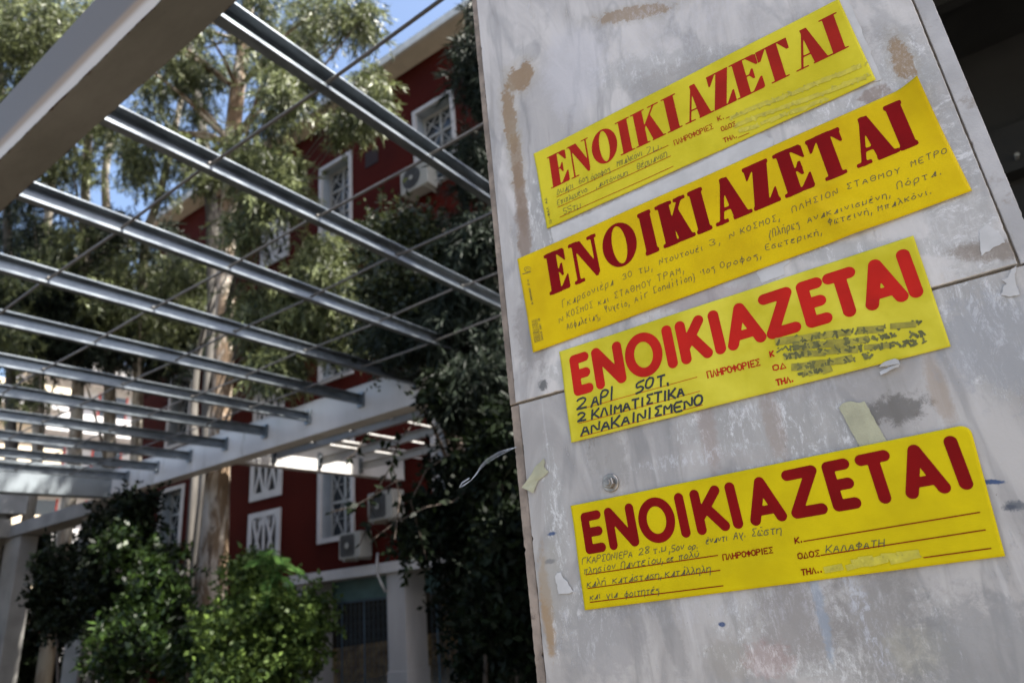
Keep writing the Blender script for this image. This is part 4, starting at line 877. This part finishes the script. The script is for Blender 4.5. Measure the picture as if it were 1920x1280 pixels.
# ------------------------------------------------------------------ air conditioners
def ac_unit(label, y0, y1, z0, z1, x0=9.6, x1=9.93, square=False):
    a = thing('air_conditioner', label, 'air conditioner', (9.9, (y0+y1)/2, z0), 'outdoor air conditioner units on the red wall')
    g = MB(); g.box(x0, y0, z0, x1, y1, z1); build('casing', g, M['ac'], a, bevel=.02)
    cy, cz, r_ = y1-(z1-z0)*.50, (z0+z1)/2, (z1-z0)*.40
    g = MB(); n = 28; sq = lambda a: (1.0 if not square else 1.05/max(abs(math.cos(a)), abs(math.sin(a))))
    vs = [(x0-.004, cy, cz)]+[(x0-.004, cy+r_*sq(2*math.pi*k/n)*math.cos(2*math.pi*k/n), cz+r_*sq(2*math.pi*k/n)*math.sin(2*math.pi*k/n)) for k in range(n)]
    g.add(vs, [(0, 1+(k+1) % n, 1+k) for k in range(n)]); fan = build('fan_opening', g, M['ac_dark'], a)
    g = MB()
    for rr in (.35, .6, .85): g.tube([(x0-.012, cy+r_*rr*math.cos(t_), cz+r_*rr*math.sin(t_)) for t_ in np.linspace(0, 2*math.pi, 25)], .004, 4, False)
    for k in range(8): g.rod((x0-.010, cy, cz), (x0-.010, cy+r_*math.cos(k*math.pi/4), cz+r_*math.sin(k*math.pi/4)), .004, 4)
    build('fan_guard', g, M['ac_dark'], a)
    g = MB(); vs = [(x0-.02, cy, cz)]+[(x0-.018, cy+.06*math.cos(2*math.pi*k/16), cz+.06*math.sin(2*math.pi*k/16)) for k in range(16)]; g.add(vs, [(0, 1+(k+1) % 16, 1+k) for k in range(16)]); build('hub', g, M['ac'], fan)
    for y in (y0+.12, y1-.12):
        g = MB(); g.box(x0+.02, y-.02, z0-.04, 9.998, y+.02, z0-.003); build('bracket', g, M['ac'], a)
    return a
ac_unit('white air conditioner with round dark fan under the top right window', 8.10, 8.93, 10.22, 10.90)
ac_unit('white air conditioner behind dark twigs right of the lowest tall window', 9.45, 10.15, 3.18, 3.74, square=True)
ac_unit('white air conditioner just above the white ledge, touching the lowest tall window', 10.38, 11.0, 2.55, 3.06, square=True)
g = MB(); g.tube([(9.9, 10.2, 2.6), (9.85, 10.16, 2.52), (9.80, 10.12, 2.38), (9.80, 10.12, 2.2), (9.85, 10.05, 2.0), (9.93, 10.03, 1.85)], .022, 8)
build('drain_hose', g, M['cable'], None, smooth=True, label='grey hose hanging from the lowest air conditioner over the white ledge', cat='hose', loc=(9.85, 10.1, 2.2))

# ------------------------------------------------------------------ dark arcade behind the pillar
arc = thing('arcade', 'dark unlit arcade ceiling and wall behind the right side of the pillar', 'building', (3, -3, 0))
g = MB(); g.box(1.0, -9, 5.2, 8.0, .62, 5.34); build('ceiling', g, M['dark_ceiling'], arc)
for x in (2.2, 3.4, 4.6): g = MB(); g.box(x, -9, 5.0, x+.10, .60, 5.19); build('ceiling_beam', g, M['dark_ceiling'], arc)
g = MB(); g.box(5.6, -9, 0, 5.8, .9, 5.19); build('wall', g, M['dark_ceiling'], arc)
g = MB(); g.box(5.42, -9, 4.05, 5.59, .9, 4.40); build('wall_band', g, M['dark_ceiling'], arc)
g = MB(); g.box(1.0, -9.2, 0, 8, -9.0, 5.3); build('unseen_end_wall', g, M['dark_ceiling'], arc)  # unseen wall, added to keep the arcade interior dark
lp_ = onX(1907, 288, 5.35)
g = MB(); g.tube([(5.42, lp_[1], lp_[2]), (5.36, lp_[1], lp_[2])], .015, 12); build('light_dot', g, M['ac'], None, label='tiny white dot standing in for a light on the dark arcade wall', cat='fitting', loc=(5.4, lp_[1], lp_[2]))  # white dot stands in for a small light in the arcade

# ------------------------------------------------------------------ far apartment buildings
def block(label, x0, x1, y0, y1, h, floors, mat, trim, seed):
    rg = random.Random(seed); b0 = thing('apartment_building', label, 'building', ((x0+x1)/2, y0, 0))
    build('wall', MB().box(x0, y0, 0, x1, y1, h), mat, b0); fh = h/floors
    for f in range(floors):
        g = MB(); g.box(x0-.6, y0-1.3, f*fh+2.7, x1+.6, y0-.01, f*fh+2.9); bal = build('balcony', g, M['surround'], b0)
        g = MB(); g.box(x0-.6, y0-1.32, f*fh+2.91, x1+.6, y0-1.25, f*fh+3.8); build('parapet', g, mat, bal)
        x = x0+1
        while x < x1-2:
            g = MB(); g.box(x, y0-.04, f*fh+.2, x+1.5, y0-.005, f*fh+2.3); wn = build('window', g, M['glass'], b0)
            g = MB(); g.box(x-.1, y0-.05, f*fh+.2, x-.005, y0-.003, f*fh+2.4); g.box(x+1.505, y0-.05, f*fh+.2, x+1.6, y0-.003, f*fh+2.4); build('frame', g, trim, wn); x += 3.1
    return b0
block('cream sunlit apartment block with red trim far beyond the pergola', -2, 13, 36, 46, 12, 4, M['cream'], M['awn_red'], 1)
block('pale apartment block between the trees far left of the red building', 14, 24, 42, 50, 16, 5, M['surround'], M['awn_red'], 2)

# ------------------------------------------------------------------ vegetation
def leaves(centres, n_tw, n_lf, rad, ln_, wd, droop=(.75, .35), tw=(.25, .55), hang=.75, rg=RNG):
    """hanging sprays of narrow leaves; returns quads and tints"""
    C_ = np.repeat(np.asarray(centres), n_tw, axis=0); m = len(C_)
    d = rg.normal(size=(m, 3)); d /= np.linalg.norm(d, axis=1)[:, None]; r_ = rad*rg.random((m, 1))**.45
    st = C_+d*r_*np.array([1, 1, .75]); dirv = rg.normal(size=(m, 3))*(1-hang)*1.4+np.array([0, 0, -1])*hang; dirv /= np.linalg.norm(dirv, axis=1)[:, None]
    L = rg.uniform(tw[0], tw[1], (m, 1)); f = rg.random((m, n_lf, 1))
    P = st[:, None, :]+dirv[:, None, :]*(L[:, None, :]*f); k = m*n_lf; P = P.reshape(k, 3)
    D = np.repeat(dirv, n_lf, axis=0)*droop[0]+rg.normal(size=(k, 3))*droop[1]; D /= np.linalg.norm(D, axis=1)[:, None]
    N = rg.normal(size=(k, 3)); S = np.cross(D, N); S /= np.linalg.norm(S, axis=1)[:, None]; nn = np.cross(S, D)
    l_ = ln_*rg.uniform(.6, 1.25, (k, 1)); w_ = wd*rg.uniform(.7, 1.2, (k, 1))
    mid = P+D*l_*.45+nn*l_*.04
    Q = np.stack([P, mid+S*w_/2, P+D*l_, mid-S*w_/2], axis=1)
    tint = np.clip(np.repeat(rg.random(m), n_lf)*.55+rg.random(k)*.45, 0, 1)**1.7*1.3
    return Q, tint
def trunk(name, mat, parent, pts, rad, branches=(), n=12, wob=.0):
    g = MB(); g.tube(pts, rad, n)
    for bp, br in branches: g.tube(bp, br, 6)
    o_ = build(name, g, mat, parent, smooth=True)
    return o_
def area(cx, cy, rx, ry, n, d0, d1, rg=RNG):
    """n points scattered inside a picture ellipse at distances d0..d1 from the camera"""
    a = rg.random(n)*2*math.pi; r_ = np.sqrt(rg.random(n)); out = []
    for i in range(n):
        out.append(onD(cx+rx*r_[i]*math.cos(a[i]), cy+ry*r_[i]*math.sin(a[i]), rg.uniform(d0, d1)))
    return out
def limb(a, b_, sag=.25):
    a, b_ = np.array(a), np.array(b_); m1 = a+(b_-a)*.35+np.array([0, 0, sag]); m2 = a+(b_-a)*.7+np.array([0, 0, sag*.8]); return [a, m1, m2, b_]
def tree(name, label, cat, tpts, trad, centres, bark, leaf, n_tw, n_lf, rad, ln_, wd, group=None, nb=12, **kw):
    rt = thing(name, label, cat, (tpts[0][0], tpts[0][1], 0), group)
    T = [np.array(p) for p in tpts]; rg = random.Random(len(centres)); br = []
    for c_ in (rg.sample(list(range(len(centres))), min(nb, len(centres)))):
        cc = centres[c_]; cand = [(np.linalg.norm(p-cc)+(2 if p[2] > cc[2] else 0), i) for i, p in enumerate(T)]; i = min(cand)[1]
        r0 = min(trad[i]*.35, .06); br.append((limb(T[i], cc, .2), [r0, r0*.7, r0*.45, r0*.2]))
    trunk('trunk', bark, rt, tpts, trad, br)
    Q, ti = leaves(centres, n_tw, n_lf, rad, ln_, wd, **kw); bulk_quads('crown', Q, leaf, rt, ti)
    return rt
def px_line(pts, X=None, D=None): return [onX(a, b_, X) if X else onD(a, b_, D) for a, b_ in pts]

# main eucalyptus with its peeling trunk
tp = px_line([(392, 1150), (396, 1080), (402, 1000), (408, 900), (412, 800), (418, 700), (422, 600), (425, 480), (430, 380), (434, 270), (445, 170), (458, 80), (470, -40), (480, -160)], X=6.35)
tp = [np.array([tp[0][0], tp[0][1], 0.0])]+tp
tr = [.24, .24, .245, .22, .19, .17, .165, .165, .165, .16, .155, .15, .13, .11, .08]
cen = area(520, 40, 70, 90, 15, 15.5, 18)+area(330, 110, 100, 120, 22, 15, 19)+area(650, 20, 70, 35, 7, 12, 15)+area(320, 290, 90, 60, 12, 13, 18)+area(545, 130, 45, 60, 6, 12, 14)+area(200, 60, 60, 60, 8, 14, 17)
tree('eucalyptus_tree', 'tall eucalyptus with thick pale peeling trunk standing in front of the red building', 'tree', tp, tr, cen, M['bark'], M['euc'], 44, 22, .42, .15, .018, nb=22, tw=(.25, .55), droop=(.9, .36), hang=.72)
# second, shaded stem beside it and thin pale stems
tp2 = px_line([(372, 1040), (384, 940), (390, 850), (392, 740), (400, 620), (402, 520), (398, 400), (380, 250), (360, 120), (340, -20)], X=7.2); tp2 = [np.array([tp2[0][0], tp2[0][1], 0.])]+tp2
cen = area(510, 330, 45, 45, 10, 10, 12)+area(590, 540, 65, 50, 24, 9.5, 11.5)+area(520, 670, 35, 30, 6, 9.5, 11)+area(600, 470, 30, 30, 5, 9.5, 11)+area(640, 610, 40, 30, 6, 9.5, 11)+area(475, 560, 30, 60, 8, 10, 12)+area(460, 430, 20, 40, 3, 10, 12)
tree('eucalyptus_tree', 'slim shaded eucalyptus behind the thick peeling trunk, long pale sprays before the windows', 'tree', tp2, [.13]+[.13]*5+[.15, .14, .12, .1, .07], cen, M['bark_grey'], M['euc'], 46, 20, .30, .14, .018, nb=14, tw=(.22, .5), droop=(.9, .36), hang=.74)
cen = area(690, 170, 40, 50, 4, 10, 11.5)+area(640, 235, 30, 15, 2, 10, 11)+area(500, 200, 50, 60, 5, 10, 13)+area(480, 270, 40, 30, 3, 10, 12)
tp3 = px_line([(365, 900), (366, 840), (363, 790), (366, 720), (372, 660), (400, 560), (440, 420), (500, 280), (560, 150), (600, 60)], X=7.6); tp3 = [np.array([tp3[0][0], tp3[0][1], 0.])]+tp3
tree('young_eucalyptus', 'young eucalyptus with a thin pale stem whose sprays hang before the roof eave', 'tree', tp3, [.08, .08, .08, .08, .07, .07, .06, .05, .04, .03, .02], cen, M['bark_grey'], M['euc'], 46, 18, .28, .14, .018, nb=8, tw=(.22, .5), droop=(.9, .36), hang=.74)
# background eucalyptus row at left
bg = [([(140, 860), (150, 640), (158, 500), (160, 340), (170, 180), (190, 20)], 19, .16, [(110, 240, 120, 80, 22), (170, 480, 100, 60, 16), (60, 130, 80, 100, 20)]),
      ([(255, 860), (262, 620), (272, 440), (295, 380), (318, 290), (345, 160)], 19, .15, [(280, 320, 50, 50, 5), (250, 570, 90, 80, 30), (330, 560, 70, 80, 26)]),
      ([(70, 860), (75, 640), (85, 480), (95, 350), (110, 200), (130, 60)], 20, .14, [(60, 490, 90, 80, 26), (30, 390, 50, 40, 6), (100, 620, 110, 40, 26)]),
      ([(205, 900), (206, 700), (210, 560), (200, 400), (196, 330), (215, 200)], 20, .17, [(160, 620, 110, 60, 24), (200, 400, 70, 40, 8), (300, 650, 90, 60, 20), (120, 540, 120, 70, 26), (330, 480, 60, 60, 8), (380, 600, 40, 60, 8)]),
      ([(20, 900), (20, 700), (15, 500), (10, 300), (0, 100)], 19, .14, [(10, 600, 60, 80, 20), (10, 720, 60, 30, 6), (30, 40, 100, 60, 18)])]
labs = ['eucalyptus with a bright pale upper trunk behind the near beam at far left', 'leaning eucalyptus with forked pale trunks between the first rails', 'slim eucalyptus crowded among the far left trees', 'dark eucalyptus standing before the distant cream block', 'eucalyptus at the left edge of the view beyond the rails']
for (px_, D, r0, ar), lab in zip(bg, labs):
    tpp = px_line(px_, D=D); tpp = [np.array([tpp[0][0], tpp[0][1], 0.])]+tpp; cen = []
    for a in ar: cen += area(*a, D-2.5, D+2.5)
    tree('background_eucalyptus', lab, 'tree', tpp, list(np.linspace(r0, r0*.4, len(tpp))), cen, M['bark_pale'] if tpp[1][0] > 6.2 else M['bark_grey'], M['euc_dark'] if D == 20 else M['euc'], 38, 20, .50, .17, .022, 'eucalyptus trees beyond the pergola', nb=14, tw=(.25, .55), droop=(.9, .38), hang=.70)
# dark trees close behind the pillar
tpd = [np.array([6.6, 3.9, 0]), np.array([6.6, 3.95, 3]), np.array([6.7, 4.0, 6]), np.array([6.8, 3.9, 9])]
cen = area(915, 110, 25, 110, 12, 7.5, 9)+area(905, 300, 25, 60, 9, 7.5, 9)+area(910, 430, 40, 50, 18, 7, 8.5)+area(875, 570, 80, 50, 34, 7, 9)+area(770, 600, 50, 25, 10, 7.5, 9)+area(915, 690, 50, 50, 28, 6.5, 8.5)
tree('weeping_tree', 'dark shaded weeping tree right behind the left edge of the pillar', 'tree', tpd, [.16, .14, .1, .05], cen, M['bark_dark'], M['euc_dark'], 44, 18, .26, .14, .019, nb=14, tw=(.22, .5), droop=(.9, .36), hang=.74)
cen = area(730, 620, 60, 30, 12, 8, 9)+area(745, 455, 50, 22, 16, 8, 9)+area(800, 500, 70, 40, 24, 7.5, 9)+area(740, 540, 30, 40, 8, 8, 9)+area(820, 620, 70, 40, 22, 7.5, 9)
tpe = [np.array([7.4, 5.9, 0]), np.array([7.3, 5.9, 3]), np.array([7.2, 5.8, 5.5]), np.array([7.1, 5.7, 7])]
tree('bushy_evergreen', 'bushy evergreen with sunlit top reaching up to the highest air conditioner', 'tree', tpe, [.12, .1, .08, .04], cen, M['bark_dark'], M['ever_top'], 60, 10, .26, .075, .04, nb=10, hang=.2, droop=(.3, .9))
cen = [np.array([RNG.uniform(-1, 8), RNG.uniform(-5, 3.5), RNG.uniform(10.5, 15)]) for _ in range(20)]+[np.array([RNG.uniform(-1, 6.8), RNG.uniform(4.6, 8.4), RNG.uniform(12.3, 15)]) for _ in range(60)]
tree('overhanging_eucalyptus', 'tall eucalyptus behind the arcade whose crown dapples the pergola with shade', 'tree', [np.array([4.5, -11, 0]), np.array([4.5, -10.5, 6]), np.array([4.2, -8, 10]), np.array([4, -4, 12.5]), np.array([4, 0, 14])], [.4, .35, .28, .2, .1], cen, M['bark_pale'], M['euc'], 40, 12, .6, .16, .028, nb=16)
def bush(name, label, cen, leaf, n_tw, rad, ln_, wd, group=None, nst=9, hang=.1):
    c0 = np.mean(cen, axis=0); rt = thing(name, label, 'shrub', (c0[0], c0[1], 0), group); g = MB(); rg = random.Random(int(c0[0]*100))
    for i in range(nst):
        cc = cen[rg.randrange(len(cen))]; b0 = np.array([c0[0]+rg.uniform(-.3, .3), c0[1]+rg.uniform(-.3, .3), 0]); g.tube(limb(b0, cc, .3), [.025, .02, .014, .006], 5)
    build('stems', g, M['bark_dark'], rt)
    Q, ti = leaves(cen, n_tw, 8, rad, ln_*1.2, wd*1.2, droop=(.25, .9), tw=(.12, .3), hang=hang); bulk_quads('foliage', Q, leaf, rt, ti)
    return rt
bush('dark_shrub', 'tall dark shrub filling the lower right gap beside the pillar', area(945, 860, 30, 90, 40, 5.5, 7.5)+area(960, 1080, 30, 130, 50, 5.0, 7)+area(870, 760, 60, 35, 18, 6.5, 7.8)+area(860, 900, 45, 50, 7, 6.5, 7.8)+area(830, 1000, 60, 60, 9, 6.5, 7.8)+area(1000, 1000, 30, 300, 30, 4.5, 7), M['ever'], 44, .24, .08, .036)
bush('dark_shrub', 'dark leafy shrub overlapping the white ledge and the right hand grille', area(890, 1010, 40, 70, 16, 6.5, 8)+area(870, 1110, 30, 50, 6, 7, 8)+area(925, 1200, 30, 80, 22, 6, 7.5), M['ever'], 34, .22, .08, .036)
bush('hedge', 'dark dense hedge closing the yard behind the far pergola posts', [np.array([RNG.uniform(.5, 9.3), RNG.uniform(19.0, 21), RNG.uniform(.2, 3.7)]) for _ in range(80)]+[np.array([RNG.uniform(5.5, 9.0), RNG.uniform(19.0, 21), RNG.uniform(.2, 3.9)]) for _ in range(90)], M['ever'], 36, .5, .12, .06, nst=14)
bush('laurel_shrub', 'green laurel shrub left of the peeling trunk, sunlit on its upper leaves', area(280, 1130, 60, 70, 20, 9, 11.5)+area(230, 1210, 80, 60, 18, 8.5, 11)+area(310, 1060, 30, 40, 4, 10, 11)+area(235, 1030, 20, 50, 5, 10, 11), M['laurel'], 30, .25, .085, .04, 'laurel shrubs along the planting bed')
bush('laurel_shrub', 'green laurel shrub below the peeling trunk reaching the bottom edge', area(410, 1230, 80, 45, 24, 8, 10)+area(340, 1190, 40, 50, 10, 9, 10.5), M['laurel'], 34, .22, .085, .04, 'laurel shrubs along the planting bed')
bush('sunlit_shrub', 'small leaved sunlit shrub right of the peeling trunk in front of the ledge', area(510, 1190, 75, 65, 27, 7.2, 8.2)+area(480, 1080, 30, 30, 6, 7.4, 8.2)+area(575, 1180, 25, 60, 10, 7.2, 8)+area(470, 1260, 80, 20, 10, 7, 8)+area(420, 1170, 30, 30, 5, 7, 8), M['shrub'], 40, .17, .055, .034)
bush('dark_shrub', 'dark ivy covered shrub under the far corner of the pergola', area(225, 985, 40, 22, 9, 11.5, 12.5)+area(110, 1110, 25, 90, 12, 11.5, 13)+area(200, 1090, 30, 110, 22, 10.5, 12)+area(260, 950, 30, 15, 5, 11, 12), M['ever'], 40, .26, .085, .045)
# fern like fronds
fr = thing('fern_clump', 'bright green feathery fronds on top of the sunlit shrub beside the ledge', 'fern', tuple(onD(520, 1120, 7.3)*np.array([1, 1, 0])))
for k, (ex, ey) in enumerate(((470, 1062), (495, 1040), (530, 1058), (565, 1082), (545, 1120), (500, 1140))):
    a = onD(515, 1110, 7.4); b_ = onD(ex, ey, 7.1); g = MB(); pts = limb(a, b_, .18); g.tube(pts, .006, 4)
    fo = build('frond', g, M['fern'], fr); qs = []
    for f in np.linspace(.12, 1, 16):
        i = min(int(f*3), 2); p = pts[i]+(pts[i+1]-pts[i])*(f*3-i); dd = pts[-1]-pts[0]; dd /= np.linalg.norm(dd); sd = np.cross(dd, CF*.6+np.array([0, 0, .8])); sd /= np.linalg.norm(sd)
        for s_ in (-1, 1):
            tpv = p+(sd*s_*.9+dd*.45+np.array([0, 0, -.2]))*.12*(1-.5*abs(f-.4)); q = p+(tpv-p)*.5; n_ = np.cross(tpv-p, np.array([.2, .3, 1.])); n_ /= np.linalg.norm(n_); qs.append([p, q+n_*.016, tpv, q-n_*.016])
    bulk_quads('leaflets', np.array(qs), M['fern'], fo, RNG.random(len(qs)))
# vine twigs hanging before the side pergola
vn = thing('hanging_vine', 'dark vine twigs with large leaves hanging in front of the side pergola', 'vine', tuple(onD(760, 780, 6.2)*np.array([1, 1, 0])))
g = MB(); qs = []; rg = random.Random(3)
for path in (((800, 760), (770, 800), (745, 830), (735, 870), (750, 930), (740, 1010)), ((745, 830), (710, 820), (680, 825), (665, 850), (650, 860)), ((620, 960), (660, 950), (700, 930), (745, 900)), ((900, 900), (850, 940), (800, 950), (740, 980), (700, 1010)), ((860, 840), (800, 880), (770, 940), (790, 1010), (800, 1050)), ((735, 870), (700, 930), (690, 980), (675, 1020))):
    P3 = [onD(a, b_, 6.3+rg.uniform(-.2, .2)) for a, b_ in path]; g.tube(P3, .006, 5)
    for a, b_ in zip(P3[:-1], P3[1:]):
        for k in range(5):
            p = a+(b_-a)*rg.random(); d = np.array([rg.gauss(0, 1), rg.gauss(0, 1), rg.gauss(-.7, .7)]); d /= np.linalg.norm(d); n_ = np.array([rg.gauss(0, 1), rg.gauss(0, 1), rg.gauss(0, 1)]); s_ = np.cross(d, n_); s_ /= np.linalg.norm(s_)
            l_ = rg.uniform(.07, .13); qs.append([p, p+d*l_*.4+s_*l_*.28, p+d*l_, p+d*l_*.4-s_*l_*.28])
build('twigs', g, M['bark_dark'], vn); bulk_quads('leaf_cluster', np.array(qs), M['ever'], vn, RNG.random(len(qs)), kind='stuff')
